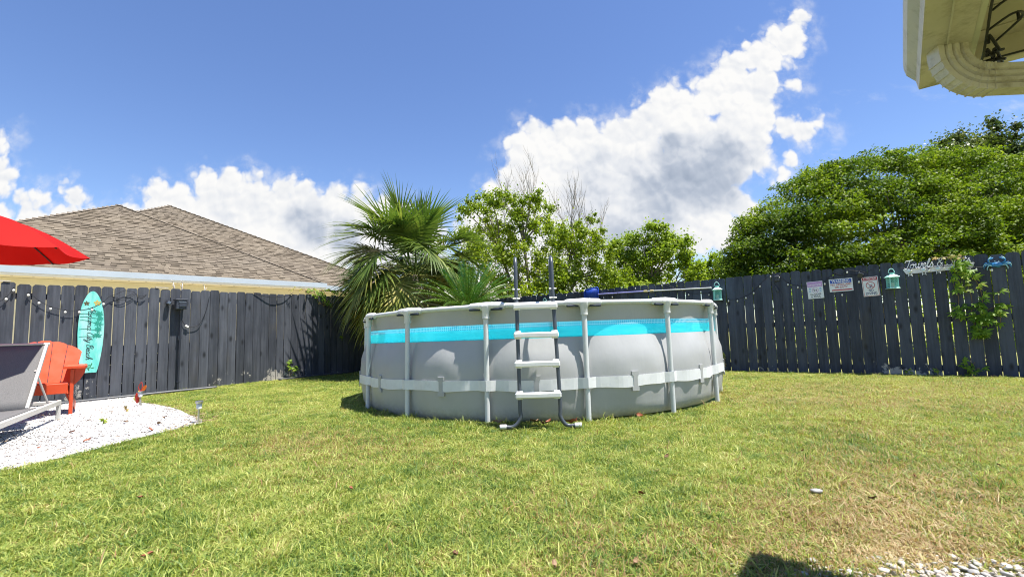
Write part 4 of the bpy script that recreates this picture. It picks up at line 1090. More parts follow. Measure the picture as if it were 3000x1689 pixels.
def lounger():
    M_AL = pm('silver_beige_aluminium', (0.62, 0.60, 0.56), .35, .05, 6, metal=.25)
    m, nt, N, L, b = nodes_of('grey_sling_mesh')
    g = N.new('ShaderNodeNewGeometry'); n = noise_n(N, L, g.outputs['Position'], 240, 3, .6); n2 = noise_n(N, L, g.outputs['Position'], 5, 3, .6)
    col = ramp_n(N, L, n, [(.35, (.085, .083, .082)), (.65, (.155, .152, .15))]); col = mix_rgb(N, L, range_n(N, L, n2, .4, .7, 0, .2), col, (.17, .165, .16))
    L.new(col, b.inputs['Base Color']); b.inputs['Roughness'].default_value = .8; bump_n(N, L, b, n, .3, .003)
    d = Vector((.53, -.85, 0)).normalized()          # toward the foot end
    w = Vector((-.85, -.53, 0)).normalized()         # across, away to the left
    hd = Vector((-4.985, 5.175, 0)); W = .66; z0 = gz(-5.0, 5.1) + .012
    e = empty('sun_lounger', hd + w * .33 + ZV * z0, 'grey sling sun lounger with raised back on the white gravel', 'lounger')
    def P(a, b, z): return hd + d * a + w * b + ZV * z
    rot = Matrix((d, w, ZV)).transposed(); zr = .185
    for b_ in (0.0, W):
        MB().box(P(.93, b_, zr), (1.90, .032, .052), rot, .006).build('side_rail', M_AL, e)
        for a_ in (0.0, 1.82):
            MB().box(P(a_, b_, (zr + .026 + z0) / 2), (.052, .034, zr + .024 - z0), rot, .007).build('leg', M_AL, e)
        MB().box(P(.0, b_ - (.019 if b_ == 0 else -.019), .0), (.014, .006, .014), rot).build('rivet', M_AL, e)
    for a_ in (.0, .55, 1.86):
        MB().box(P(a_, W / 2, zr + .003), (.036, W - .034, .036), rot, .004).build('cross_bar', M_AL, e)
    # raised back
    hing = P(.62, .06, zr + .02); up = (-d * .50 + ZV * .62).normalized(); Lb = .80
    for b_ in (.035, W - .035):
        q = hing + w * b_
        nn = up.cross(w).normalized()
        MB().box(q + up * Lb / 2, (.026, .026, Lb), Matrix((nn, w, up)).transposed(), .004).build('back_tube', M_AL, e)
    nn = w.cross(up).normalized()
    rings = []
    for i in range(9):
        t = i / 8
        rings.append([hing + up * (Lb * t) + w * (.022 + (W - .044) * j / 8) - nn * (.014 * math.sin(math.pi * j / 8) * math.sin(math.pi * t)) + nn * .018 for j in range(9)])
    bo = MB().loft(rings, closed=False).build('back_sling', m, e, smooth=True)
    sd = bo.modifiers.new('thick', 'SOLIDIFY'); sd.thickness = .006
    MB().box(hing + up * (Lb + .004) + w * (W / 2) + nn * .012, (.024, W - .03, .024), Matrix((nn, w, up)).transposed(), .004).build('back_top_bar', M_AL, e)
    rings = [[P(.66 + 1.18 * i / 8, .022 + (W - .044) * j / 8, zr + .028 - .012 * math.sin(math.pi * j / 8)) for j in range(9)] for i in range(9)]
    so2 = MB().loft(rings, closed=False).build('seat_sling', m, e, smooth=True)
    sd = so2.modifiers.new('thick', 'SOLIDIFY'); sd.thickness = .006
    # prop stays behind the back
    for b_ in (.06, W - .06):
        MB().tube([hing + w * b_ + up * .45, P(.12, b_, zr + .01)], .010, 8).build('prop_stay', M_AL, e)
lounger()
def umbrella():
    M = leaf_mat('red_canvas', [(0.0, (.36, .006, .005)), (1.0, (.42, .009, .006))], trans=.30, rough=.75, nscale=3, tint=(1, .25, .2), spec=.2)
    M_RIB = pm('black_ribs', (.012, .012, .013), .4); M_POLE = pm('bronze_pole', (.06, .045, .035), .4, metal=.5)
    C = Vector((-5.537, 4.63, 0)); zr, zh, Rr = 1.79, 2.19, 0.969
    e = empty('patio_umbrella', (C.x, C.y, gz(C.x, C.y)), 'red patio umbrella with black ribs over the lounger', 'umbrella')
    hub = C + ZV * zh; a0 = math.atan2(1.08, -0.009)
    tips = [C + Vector((math.cos(a0 + k * math.pi / 4), math.sin(a0 + k * math.pi / 4), 0)) * Rr + ZV * zr for k in range(8)]
    for k in range(8):
        t0, t1 = tips[k], tips[(k + 1) % 8]; rings = []
        for i in range(9):
            u = i / 8; row = []
            for j in range(9):
                v = j / 8
                a = hub.lerp(t0, u) + ZV * .10 * math.sin(math.pi * u) ; b = hub.lerp(t1, u) + ZV * .10 * math.sin(math.pi * u)
                p = a.lerp(b, v)
                p -= ZV * (.035 * u * math.sin(math.pi * v)) 
                p += (C + ZV * p.z - p) * (.045 * u * u * math.sin(math.pi * v))
                row.append(p)
            rings.append(row)
        cp = MB().loft(rings, closed=False).build('canopy_panel', M, e, smooth=True)
        pts = [hub.lerp(t0, i / 8) + ZV * (.10 * math.sin(math.pi * i / 8) - .022) for i in range(9)]
        MB().tube(pts[:-1] + [pts[-1].lerp(pts[-2], .12)], .008, 6).build('rib', M_RIB, cp)
        MB().tube([C + ZV * 1.75, hub.lerp(t0, .5) + ZV * .08], .006, 6).build('strut', M_RIB, e)
    MB().tube([C + ZV * (gz(C.x, C.y)), C + ZV * (zh + .05)], .02, 10).build('pole', M_POLE, e)
    MB().lathe(C + ZV * (zh + .03), [(.05, 0), (.05, .03), (.02, .06), (.012, .10)], 10).build('finial', M_POLE, e)
    MB().lathe(C + ZV * 1.72, [(.035, 0), (.035, .06)], 10).build('runner', M_RIB, e)
    MB().lathe(C + ZV * gz(C.x, C.y), [(.26, 0), (.26, .03), (.10, .07), (.03, .10), (.03, .3)], 16).build('base', M_POLE, e)
umbrella()
def solar_light(x, y, h, lean, label):
    M = pm('brushed_steel', (.55, .54, .52), .28, .08, 20, metal=.85); MG = pm('clear_lens', (.72, .74, .74), .12, .04, 40); MP = pm('solar_cell', (.02, .025, .04), .2)
    z = gz(x, y); e = empty('solar_light', (x, y, z), label, 'garden light', 'solar stake lights at the gravel edge')
    ax = Vector((lean, 0, 1)).normalized(); b = Vector((x, y, z))
    MB().tube([b - ax * .03, b + ax * (h * .62)], .009, 8).build('stake', M, e, angle=40)
    MB().lathe(b + ax * (h * .60), [(.010, 0), (.024, .012), (.024, h * .24), (.022, h * .25)], 12, ax).build('lens', MG, e, angle=40)
    MB().lathe(b + ax * (h * .845), [(.024, 0), (.034, .004), (.034, h * .11), (.031, h * .12)], 14, ax).build('cap', M, e, angle=40)
    MB().lathe(b + ax * (h * .966), [(.026, 0), (.026, .002)], 14, ax).build('solar_panel', MP, e)
solar_light(-4.87, 6.17, .21, -.10, 'steel solar stake light under the red garden ornament')
solar_light(-3.115, 4.67, .235, .02, 'steel solar stake light at the gravel point nearest the pool')
def ornament():
    M = pm('red_enamel', (.55, .03, .015), .3, .08, 20); MY = pm('orange_enamel', (.65, .16, .02), .35); ME = pm('yellow_enamel', (.7, .5, .05), .4); MG = pm('stake_wire', (.1, .1, .1), .4)
    x, y = -4.99, 6.30; z = gz(x, y)
    e = empty('garden_ornament', (x, y, z), 'red metal insect ornament with an orange wing and antennae', 'ornament')
    MB().tube([(x, y, z - .02), (x, y, z + .10)], .004, 6).build('stake', MG, e)
    mb = MB(); pts = [(x - .03, y, z + .04), (x - .035, y, z + .10), (x - .02, y, z + .17), (x + .02, y, z + .195)]
    mb.tube(spline(pts, 4), [.006 + .022 * math.sin(math.pi * (i + 1) / 14) for i in range(13)], 10).build('body', M, e, smooth=True)
    MB().lathe((x + .015, y - .01, z + .185), [(.006, -.018), (.022, -.008), (.024, .006), (.012, .018)], 10).build('head', M, e, smooth=True)
    MB().lathe((x + .005, y - .032, z + .20), [(.003, -.007), (.009, 0), (.003, .007)], 8).build('eye', ME, e, smooth=True)
    MB().prism(ell(.022, .042, -.5, (0, 0), 16), (x + .055, y, z + .235), (1, 0, 0), (0, 0, 1), .004).build('wing', MY, e)
    for q in (-.012, .012):
        MB().tube(spline([(x + q, y, z + .20), (x + q * 2, y, z + .255), (x + q * .3 + .012, y, z + .315)], 4), .004, 6).build('antenna', M, e)
ornament()
# ------------------------------------------------------------------ things on the shaded fence
M_SIGNW = pm('white_sign_enamel', (.72, .74, .76), .4, .04, 20, dirt=(.5, .5, .5), dirt_amt=.2)
M_RED = pm('sign_red', (.42, .02, .03), .5); M_BLUE = pm('sign_blue', (.02, .07, .40), .5); M_NAVY = pm('sign_navy', (.02, .03, .14), .5); M_BLK = pm('sign_black', (.02, .02, .025), .5)
M_LAV = pm('sign_faded_violet', (.50, .30, .58), .55, .10, 20); M_PINKW = pm('sign_faded_white', (.80, .72, .80), .55)
M_WATERB = pm('sign_splash_blue', (.10, .38, .70), .5)
def ring_poly(mb, c, r, w, org, F_org, n=28):
    vs = []
    return mb
def sign_base(name, label, s0, s1, z0, z1, tilt):
    """local frame on the fence: returns empty, point(a,b) with a right, b up from the centre"""
    c = fr((s0 + s1) / 2, (z0 + z1) / 2, .018); e = empty(name, c, label, 'sign')
    ux = (UR * math.cos(tilt) + ZV * math.sin(tilt)).normalized(); uy = (ZV * math.cos(tilt) - UR * math.sin(tilt)).normalized()
    return e, c, ux, uy, (s1 - s0) / 2, (z1 - z0) / 2
def rect(a0, a1, b0, b1): return [(a0, b0), (a1, b0), (a1, b1), (a0, b1)]
def plate(e, c, ux, uy, nm, poly, mat, lift, th=.0008): return MB().prism(poly, c + ux.cross(uy) * lift, ux, uy, th, 0).build(nm, mat, e)
def annulus(e, c, ux, uy, nm, cen, ro, ri, mat, lift, n=32):
    nn = ux.cross(uy); V = []; 
    for k in range(n):
        t = 2 * math.pi * k / n
        for r_ in (ro, ri): V.append(c + ux * (cen[0] + r_ * math.cos(t)) + uy * (cen[1] + r_ * math.sin(t)) + nn * lift)
    F = [(2 * k, 2 * ((k + 1) % n), 2 * ((k + 1) % n) + 1, 2 * k + 1) for k in range(n)]
    return MB().add(V, F).build(nm, mat, e)
def sign_frame(e, c, ux, uy, w, h, t, mat, lift):
    for p in (rect(-w, w, -h, -h + t), rect(-w, w, h - t, h), rect(-w, -w + t, -h + t, h - t), rect(w - t, w, -h + t, h - t)):
        plate(e, c, ux, uy, 'border', p, mat, lift)
def grommets(e, c, ux, uy, w, h):
    for a in (-1, 1):
        for b in (-1, 1):
            MB().lathe(c + ux * a * (w - .012) + uy * b * (h - .012) + ux.cross(uy) * .003, [(.004, 0), (.003, .002)], 8, ux.cross(uy)).build('screw', MAT['brushed_steel'], e)
def dog_poly(cx, cy, k):
    p = [(-1, .15), (-.85, .35), (-.65, .3), (-.5, .15), (.35, .15), (.55, .45), (.62, .62), (.72, .48), (.98, .38), (.98, .22), (.72, .15), (.62, -.1), (.6, -.62), (.45, -.62), (.4, -.2), (-.35, -.2), (-.5, -.62), (-.68, -.62), (-.62, -.05)]
    return [(cx + a * k, cy + b * k) for a, b in p]
def build_signs():
    # no dogs in pool
    e, c, ux, uy, w, h = sign_base('no_dogs_sign', 'faded violet topped no dogs in pool sign on the navy fence', -.680, -.445, 1.243, 1.543, R(2.0))
    plate(e, c, ux, uy, 'panel', rect(-w, w, -h, h), M_SIGNW, 0, .004)
    plate(e, c, ux, uy, 'header', rect(-w + .006, w - .006, h * .36, h - .007), M_LAV, .0045)
    text_on('header_text', 'ATTENTION', .044, c + uy * h * .56, ux, uy, M_PINKW, e, .0010, lift=.0060, width=.19)
    annulus(e, c, ux, uy, 'prohibition_ring', (0, -.004), .048, .042, pm('sign_ring_violet', (.55, .32, .55), .5), .0052)
    plate(e, c, ux, uy, 'dog_picture', dog_poly(0, -.006, .030), M_BLK, .0048)
    plate(e, c, ux, uy, 'prohibition_bar', [(-.033, .027), (-.028, .032), (.033, -.032), (.028, -.037)], pm('sign_ring_violet', (.55, .32, .55), .5), .0060)
    for sx in (-1, 1):
        for k, (b, l) in enumerate(((.024, .022), (.000, .016), (-.022, .016))):
            plate(e, c, ux, uy, 'splash', ell(l, .006, sx * (.5 - .45 * k), (sx * (.076 + .006 * (k == 1)), b), 10), M_WATERB, .0048)
    text_on('text', 'No DOGS', .042, c - uy * h * .52, ux, uy, M_BLK, e, .0008, lift=.0056, width=.155)
    text_on('text', 'in POOL', .042, c - uy * h * .78, ux, uy, M_BLK, e, .0008, lift=.0056, width=.145)
    grommets(e, c, ux, uy, w, h)
    # warning
    e, c, ux, uy, w, h = sign_base('lifeguard_sign', 'blue and white warning no lifeguard on duty sign, the wide one', -.355, -.024, 1.340, 1.557, R(1.0))
    plate(e, c, ux, uy, 'panel', rect(-w, w, -h, h), M_SIGNW, 0, .004)
    plate(e, c, ux, uy, 'header', rect(-w + .016, w - .016, h * .32, h - .012), M_BLUE, .0045)
    text_on('header_text', 'WARNING', .068, c + uy * h * .60, ux, uy, M_SIGNW, e, .0010, lift=.0060, width=.25)
    text_on('text', 'NO LIFEGUARD', .048, c + uy * h * .08, ux, uy, M_RED, e, .0006, lift=.0056, width=.29)
    text_on('text', 'ON DUTY', .048, c - uy * h * .34, ux, uy, M_RED, e, .0006, lift=.0056, width=.18)
    plate(e, c, ux, uy, 'footer', rect(-w + .03, w - .014, -h * .84, -h * .66), M_RED, .0045)
    grommets(e, c, ux, uy, w, h)
    # no diving
    e, c, ux, uy, w, h = sign_base('no_diving_sign', 'red bordered attention no diving sign beside the mint lantern', .100, .316, 1.231, 1.552, R(2.5))
    plate(e, c, ux, uy, 'panel', rect(-w, w, -h, h), M_SIGNW, 0, .004)
    plate(e, c, ux, uy, 'header', rect(-w + .008, w - .008, h * .66, h - .008), M_RED, .0045)
    text_on('header_text', 'ATTENTION', .044, c + uy * h * .80, ux, uy, M_SIGNW, e, .0010, lift=.0060, width=.175)
    sign_frame(e, c - uy * h * .17, ux, uy, w - .008, h * .80, .005, M_RED, .0042)
    annulus(e, c, ux, uy, 'prohibition_ring', (0, .020), .060, .052, M_RED, .0052)
    plate(e, c, ux, uy, 'prohibition_bar', [(-.043, .057), (-.037, .063), (.043, -.017), (.037, -.023)], M_RED, .0062)
    diver = [(.024, .052), (.030, .050), (.014, .020), (.0, .004), (-.022, .010), (-.026, .003), (-.008, -.008), (-.016, -.016), (-.010, -.021), (.004, -.008), (.012, .0)]
    plate(e, c, ux, uy, 'diver_picture', diver[::-1], M_NAVY, .0050)
    plate(e, c, ux, uy, 'water_line', [(-.034, -.014), (-.034, -.018), (.02, -.020), (.02, -.016)], M_NAVY, .0050)
    text_on('text', 'NO', .058, c - uy * h * .42, ux, uy, M_NAVY, e, .0008, lift=.0056, width=.062)
    text_on('text', 'DIVING', .058, c - uy * h * .72, ux, uy, M_NAVY, e, .0008, lift=.0056, width=.148)
    grommets(e, c, ux, uy, w, h)
build_signs()
def lantern(s, ztop, k, label):
    M = pm('mint_tin', (.26, .66, .58), .42, .05, 20); M2 = pm('mint_tin_light', (.45, .78, .72), .42, .05, 20); MC = pm('candle_wax', (.75, .66, .50), .6)
    c = fr(s, ztop, .10 * k + .012); e = empty('lantern', c, label, 'lantern', 'mint tin lanterns hung along the navy fence')
    yaw = math.atan2(UR.y, UR.x) + R(24); rx = Vector((math.cos(yaw), math.sin(yaw), 0)); ry = Vector((-rx.y, rx.x, 0)); rot = Matrix((rx, ry, ZV)).transposed()
    w = .062 * k; zb = ztop - .375 * k; zt = zb + .19 * k
    def sq(h_, z): return [c + rx * a * h_ + ry * b * h_ + ZV * (z - ztop) for a, b in ((-1, -1), (1, -1), (1, 1), (-1, 1))]
    MB().loft([sq(w * 1.32, zb - .012 * k), sq(w * 1.36, zb - .008 * k), sq(w * 1.08, zb + .004 * k)], True, True).build('base', M2, e)
    MB().loft([sq(w * 1.42, zt), sq(w * 1.42, zt + .006 * k), sq(w * .55, zt + .052 * k), sq(w * .42, zt + .058 * k)], True, True).build('roof', M2, e)
    MB().lathe(c + ZV * (zt + .056 * k - ztop), [(w * .5, 0), (w * .52, .016 * k), (w * .6, .02 * k), (w * .6, .028 * k)], 14).build('chimney', M, e, angle=40)
    pts = [c + rx * (.048 * k * math.cos(t)) + ZV * (zt + .082 * k - ztop + .078 * k * math.sin(t)) for t in [math.pi * i / 14 for i in range(15)]]
    MB().tube(pts, .0055 * k, 8).build('handle', M2, e, smooth=True)
    for a, b in ((-1, -1), (1, -1), (1, 1), (-1, 1)):
        MB().box(c + rx * a * w + ry * b * w + ZV * ((zb + zt) / 2 - ztop), (.014 * k, .014 * k, zt - zb), rot).build('corner_post', M, e)
    H = zt - zb
    for n_, t_ in ((ry, rx), (rx, ry)):
        for sg in (-1, 1):
            mb = MB(); o = c + n_ * (sg * w) + ZV * ((zb + zt) / 2 - ztop)
            st = .032 * k; lim = w * .94; hl = H / 2
            for i in range(-7, 8):
                for dg in (-1, 1):
                    # a diagonal bar x = off + dg*z clipped to the panel
                    off = i * st * 1.25; z0, z1 = -hl, hl
                    xs = []
                    lo = (-lim - off) / dg; hi = (lim - off) / dg
                    a_, b_ = max(-hl, min(lo, hi)), min(hl, max(lo, hi))
                    if b_ - a_ < .012 * k: continue
                    p0 = o + t_ * (off + dg * a_) + ZV * a_; p1 = o + t_ * (off + dg * b_) + ZV * b_
                    mb.tube([p0, p1], .0036 * k, 4)
            mb.build('lattice', M, e)
    MB().lathe(c + ZV * (zb + .002 - ztop), [(.028 * k, 0), (.028 * k, .09 * k), (.02 * k, .095 * k)], 12).build('candle', MC, e, angle=40)
    hk = [c + ZV * (-.002), c + ZV * .012 - NR * (.05 * k), fr(s, ztop + .006, .0)]
    MB().tube(hk, .003, 6).build('hook', M_BLACK, e)
lantern(.49, 1.672, .88, 'large mint lantern with lattice sides between diving sign and towel rack')
lantern(-2.17, 1.690, .98, 'mint lantern hanging just past the skimmer pole end')
lantern(-6.30, 1.640, .90, 'mint lantern peeking above the pool rim behind the ladder')
def towel_rack():
    MW = pm('whitewashed_wood', (.74, .72, .74), .6, .12, 30, bump=.2); ME = pm('rack_edge', (.74, .74, .76), .5); MS = pm('script_grey', (.78, .80, .82), .4); MK = pm('knob_blue_white', (.55, .68, .76), .35); MH = pm('hook_white', (.78, .78, .76), .35)
    s0, s1 = .640, 1.450; e = empty('towel_rack', fr(1.05, 1.57, .02), 'whitewashed Towels and Suits hook rack half hidden by vine', 'rack')
    org = PR + NR * .014; tl = R(1.5)
    ux = (UR * math.cos(tl) + ZV * math.sin(tl)).normalized(); uy = (ZV * math.cos(tl) - UR * math.sin(tl)).normalized(); c = fr((s0 + s1) / 2, 1.598, .014); W = (s1 - s0) / 2
    MB().prism([(-W + .03, -.036), (W - .03, -.036), (W, .036), (-W, .036)], c, ux, uy, .016).build('plank', MW, e)
    nn = ux.cross(uy)
    for p0, p1 in (((-W + .03, -.036), (W - .03, -.036)), ((W - .03, -.036), (W, .036)), ((W, .036), (-W, .036)), ((-W, .036), (-W + .03, -.036))):
        MB().tube([c + ux * p0[0] + uy * p0[1] + nn * .017, c + ux * p1[0] + uy * p1[1] + nn * .017], .0045, 6).build('edge_trim', ME, e)
    for k in range(5):
        a = -W + .075 + k * (2 * W - .15) / 4
        h = MB()
        for sg in (-1, 1):
            h.tube(spline([c + ux * (a + sg * .018) + uy * (-.01) + nn * .022, c + ux * (a + sg * .020) + uy * (-.055) + nn * .03, c + ux * (a + sg * .021) + uy * (-.082) + nn * .042], 3), .004, 6)
        h.tube([c + ux * (a - .020) + uy * (-.064) + nn * .033, c + ux * a + uy * (-.058) + nn * .035, c + ux * (a + .020) + uy * (-.064) + nn * .033], .004, 6)
        h.build('hook', MH, e)
        q = c + ux * a + uy * .004 + nn * .016
        kb = MB().lathe(q, [(.028, 0), (.031, .006), (.031, .012), (.026, .017)], 16, nn).build('knob', MH, e, angle=40)
        MB().lathe(q + nn * .0175, [(.022, 0), (.020, .003)], 14, nn).build('knob_disc', MK, kb)
    st, wd = script_strokes('Towels & Suits', .22); sx = (2 * W - .06) / wd; mb = MB()
    for s_ in st:
        pts = spline([(0, q[0], q[1]) for q in s_], 4)
        mb.tube([c + ux * (-W + .02 + p.y * sx) + uy * (.044 + p.z * .060) + nn * .009 for p in pts], .0058, 6)
    mb.build('script_lettering', MS, e, smooth=True)
towel_rack()
def crab():
    M = pm('crab_blue', (.03, .20, .45), .4, .35, 40); M2 = pm('crab_pale', (.30, .55, .62), .45, .2, 40)
    c = fr(1.67, 1.590, .030); e = empty('crab_decoration', c, 'blue metal crab decoration at the right end of the fence', 'decoration')
    ux, uy, nn = UR, ZV, NR
    P = lambda a, b, d=0.0: c + ux * a + uy * b + nn * d
    rings = []
    for i in range(7):
        t = i / 6 * math.pi / 2; rings.append([P(.070 * math.cos(t) * math.cos(q) + .01, .040 * math.cos(t) * math.sin(q) - .004, .028 * math.sin(t)) for q in [2 * math.pi * j / 16 for j in range(16)]])
    MB().loft(rings, True, True).build('shell', M, e, smooth=True)
    for sg in (-1, 1):
        for k, (dx, dy) in enumerate(((.075, .020), (.085, -.005), (.080, -.030), (.050, -.050))):
            pts = [P(sg * .055 + .01, -.005 * k, .008), P(sg * (.055 + dx * .6) + .01, dy * .5 + .014, .02), P(sg * (.055 + dx) + .01, dy, .012), P(sg * (.052 + dx * 1.05) + .01, dy - .028, .008)]
            MB().tube(spline(pts, 3), [.008, .009, .009, .008, .008, .007, .006, .005, .004, .002], 6).build('leg', M2 if k % 2 else M, e, smooth=True)
        arm = [P(sg * .05 + .01, .02, .012), P(sg * .085 + .01, .045, .02), P(sg * .080 + .01, .080, .016)]
        MB().tube(spline(arm, 3), .010, 7).build('arm', M, e, smooth=True)
        for q in (-1, 1):
            MB().tube(spline([P(sg * .080 + .01, .075, .016), P(sg * (.080 - .030 + q * .018) + .01, .098, .016), P(sg * (.045 + q * .006) + .01, .108 + q * .008, .014)], 3), [.012, .012, .011, .009, .007, .004, .002], 7).build('claw', M2 if q > 0 else M, e, smooth=True)
    for sg in (-1, 1):
        MB().tube([P(sg * .018 + .01, .032, .02), P(sg * .02 + .01, .05, .03)], [.003, .005], 6).build('eye', M2, e)
    MB().tube([P(.01, 0, .0), P(.01, 0, -.03)], .004, 6).build('nail', M_BLACK, e)
crab()
def skimmer():
    MB1 = pm('blue_net_plastic', (.012, .06, .42), .35, .1, 10); MP = pm('lavender_pole', (.33, .32, .66), .35, .06, 4, metal=.3); MW = pm('white_pole', (.72, .72, .70), .35, .04, 4, metal=.2); MG = pm('gold_lock', (.62, .52, .28), .35, .1, 30); 
    e = empty('pool_skimmer', fr(-4.8, 1.6, .06), 'blue leaf skimmer on a lavender and white pole hung on the fence', 'skimmer')
    poly = [(-.19, -.13), (.185, -.13), (.19, .12), (.17, .145), (.0, .135), (-.12, .11), (-.175, .07), (-.19, .02)]
    c = fr(-4.985, 1.635, .05)
    V = [c + UR * a + ZV * b + NR * .02 for a, b in poly]
    MB().tube(V + [V[0]], .012, 8).build('frame', MB1, e, smooth=True)
    net, nt, N, L, b = nodes_of('blue_net')
    b.inputs['Base Color'].default_value = (.015, .07, .45, 1); b.inputs['Roughness'].default_value = .6
    tp = N.new('ShaderNodeBsdfTransparent'); mx = N.new('ShaderNodeMixShader'); mx.inputs[0].default_value = .25
    L.new(b.outputs[0], mx.inputs[1]); L.new(tp.outputs[0], mx.inputs[2]); L.new(mx.outputs[0], N['Material Output'].inputs[0])
    rings = []
    for i in range(6):
        u = i / 5; rings.append([c + UR * (a * (1 - .6 * u * u)) + ZV * (b_ * (1 - .6 * u * u)) + NR * (.018 - .05 * math.sin(u * 1.5)) for a, b_ in poly])
    MB().loft(rings, True, True).build('net', net, e, smooth=True)
    p0, pm_, p1 = fr(-4.80, 1.614, .075), fr(-3.63, 1.600, .055), fr(-2.31, 1.568, .045)
    MB().tube([p0, pm_], .0165, 12).build('lower_pole', MP, e, angle=40)
    MB().tube([pm_ + (p1 - pm_) * .02, p1], .0135, 12).build('upper_pole', MW, e, angle=40)
    for f in (-.02, .09):
        d = (p1 - pm_); MB().tube([pm_ + d * (f - .028), pm_ + d * (f + .028)], .022, 12).build('twist_lock', MG, e, angle=40)
    MB().tube([p1, p1 + (p1 - pm_).normalized() * .02], .017, 10).build('end_cap', MW, e)
    for s_ in (-4.3, -2.9):
        MB().tube([fr(s_, 1.60, .0), fr(s_, 1.585, .07), fr(s_, 1.62, .085)], .005, 6).build('hanger', M_BLACK, e)
skimmer()
BR = [(-1.995, 1.295), (-1.835, 1.285), (-1.682, 1.334), (-1.541, 1.415), (-1.428, 1.535), (-1.24, 1.697), (-1.103, 1.671), (-.972, 1.528), (-.822, 1.466), (-.417, 1.493), (-.184, 1.285), (-.09, 1.663), (.074, 1.629), (.059, 1.487)]
string_lights('string_lights', 'bulb string drooping across the navy fence behind the three signs', [[(-2.16, 1.45), (-1.995, 1.325), (-1.835, 1.315), (-1.682, 1.364), (-1.541, 1.445), (-1.428, 1.565), (-1.24, 1.72), (-1.103, 1.70), (-.972, 1.555), (-.822, 1.49), (-.68, 1.47)], [(-.44, 1.50), (-.36, 1.58), (-.26, 1.655), (-.18, 1.62), (-.09, 1.69), (.074, 1.655)], [(-.26, 1.65), (-.17, 1.60), (-.10, 1.64)], [(-.06, 1.615), (.03, 1.605), (.10, 1.60)], [(.09, 1.66), (.16, 1.635), (.26, 1.675)]], BR, fr, off=.022, br=.014)
BR2 = [(.73, 1.60), (.94, 1.585), (1.11, 1.60), (1.459, 1.545), (1.62, 1.520)]
string_lights('string_lights', 'last bulbs of the string in front of the towel rack and crab', [[(.60, 1.66), (.73, 1.635), (.94, 1.62), (1.11, 1.63), (1.30, 1.60), (1.459, 1.575), (1.62, 1.555), (1.75, 1.57)]], BR2, fr, off=.05, br=.014)
BR3 = [(-4.688, 1.535), (-4.471, 1.535), (-3.9, 1.69), (-3.3, 1.71), (-2.75, 1.47), (-2.35, 1.44), (-5.7, 1.66)]
string_lights('string_lights', 'far bulbs of the string below the skimmer pole', [[(-6.2, 1.70), (-5.7, 1.68), (-5.2, 1.60), (-4.688, 1.56), (-4.471, 1.56), (-3.9, 1.72), (-3.3, 1.73), (-2.75, 1.50), (-2.35, 1.47), (-2.16, 1.46)]], BR3, fr, off=.022, br=.014)
def gadgets():
    M = pm('black_fixture', (0.035, .04, .055), .42)
    rot = Matrix((UR, NR, ZV)).transposed()
    e = empty('solar_controller', fr(-1.14, 1.64, .03), 'black light controller with a dangling sensor between lantern and dog sign', 'controller')
    MB().box(fr(-1.14, 1.645, .035), (.085, .05, .10), rot, .01).build('case', M, e)
    MB().lathe(fr(-1.155, 1.655, .060), [(.014, 0), (.012, .008)], 10, NR).build('knob', MAT['black_socket'], e)
    MB().lathe(fr(-1.12, 1.655, .060), [(.014, 0), (.012, .008)], 10, NR).build('knob', MAT['black_socket'], e)
    rope(MB(), [fr(-1.16, 1.60, .03), fr(-1.185, 1.56, .03), fr(-1.165, 1.52, .03)], .005).build('cable', M_BLACK, e)
    MB().box(fr(-1.15, 1.455, .03), (.035, .03, .12), rot @ Matrix.Rotation(R(-22), 3, 'Y'), .006).build('sensor', M, e)
    p = empty('garden_solar_panel', fr(.10, 1.59, .03), 'small dark tilted solar panel overlapping the no diving sign corner', 'solar panel')
    MB().box(fr(.088, 1.585, .055), (.075, .014, .085), rot @ Matrix.Rotation(R(28), 3, 'Y') @ Matrix.Rotation(R(-25), 3, 'X'), .004).build('cell', M, p)
    MB().tube([fr(.08, 1.60, .0), fr(.085, 1.59, .05)], .008, 8).build('mount', M, p)
gadgets()

# ------------------------------------------------------------------ creepers and small plants on the fences
def creeper_leaf(seed, k=1.0, n=5):
    rng = random.Random(seed); V = []; F = []
    for i in range(n):
        an = math.radians(-78 + 156 * i / (n - 1)) + rng.uniform(-.12, .12); l = k * (.085 - .016 * abs(i - (n - 1) / 2)) * rng.uniform(.9, 1.1); w = l * .165
        dx, dy = math.sin(an), math.cos(an); px, py = dy, -dx; b = len(V)
        for t, wf in ((0.06, .10), (.38, 1.0), (.72, .72), (1.0, .03)):
            z = -.20 * l * t * t - .004
            for s_ in (-1, 0, 1):
                V.append((dx * l * t + px * w * wf * s_, dy * l * t + py * w * wf * s_, z + (.10 * w * wf if s_ else 0) * 1.5))
        for r_ in range(3):
            for c_ in range(2):
                q = b + r_ * 3 + c_; F.append((q, q + 1, q + 4, q + 3))
    return np_mesh('creeper_leaf', V, F)
M_CREEP = leaf_mat('creeper_green', [(0.0, (.055, .13, .012)), (.45, (.13, .26, .022)), (.8, (.27, .41, .035)), (1.0, (.46, .50, .08))], trans=.5, rough=.45, nscale=3.0, spec=.25)
M_CREEPY = leaf_mat('creeper_flush', [(0.0, (.16, .24, .03)), (.5, (.33, .36, .06)), (.8, (.45, .30, .10)), (1.0, (.50, .20, .09))], trans=.4, rough=.4, nscale=4.0)
M_STEM = pm('vine_stem', (.18, .12, .06), .7, .2, 20)
LEAF_M = [creeper_leaf(s) for s in range(3)]
for lm in LEAF_M: lm.materials.append(M_CREEP)
LEAF_Y = [creeper_leaf(s + 10, .8) for s in range(2)]
for lm in LEAF_Y: lm.materials.append(M_CREEPY)
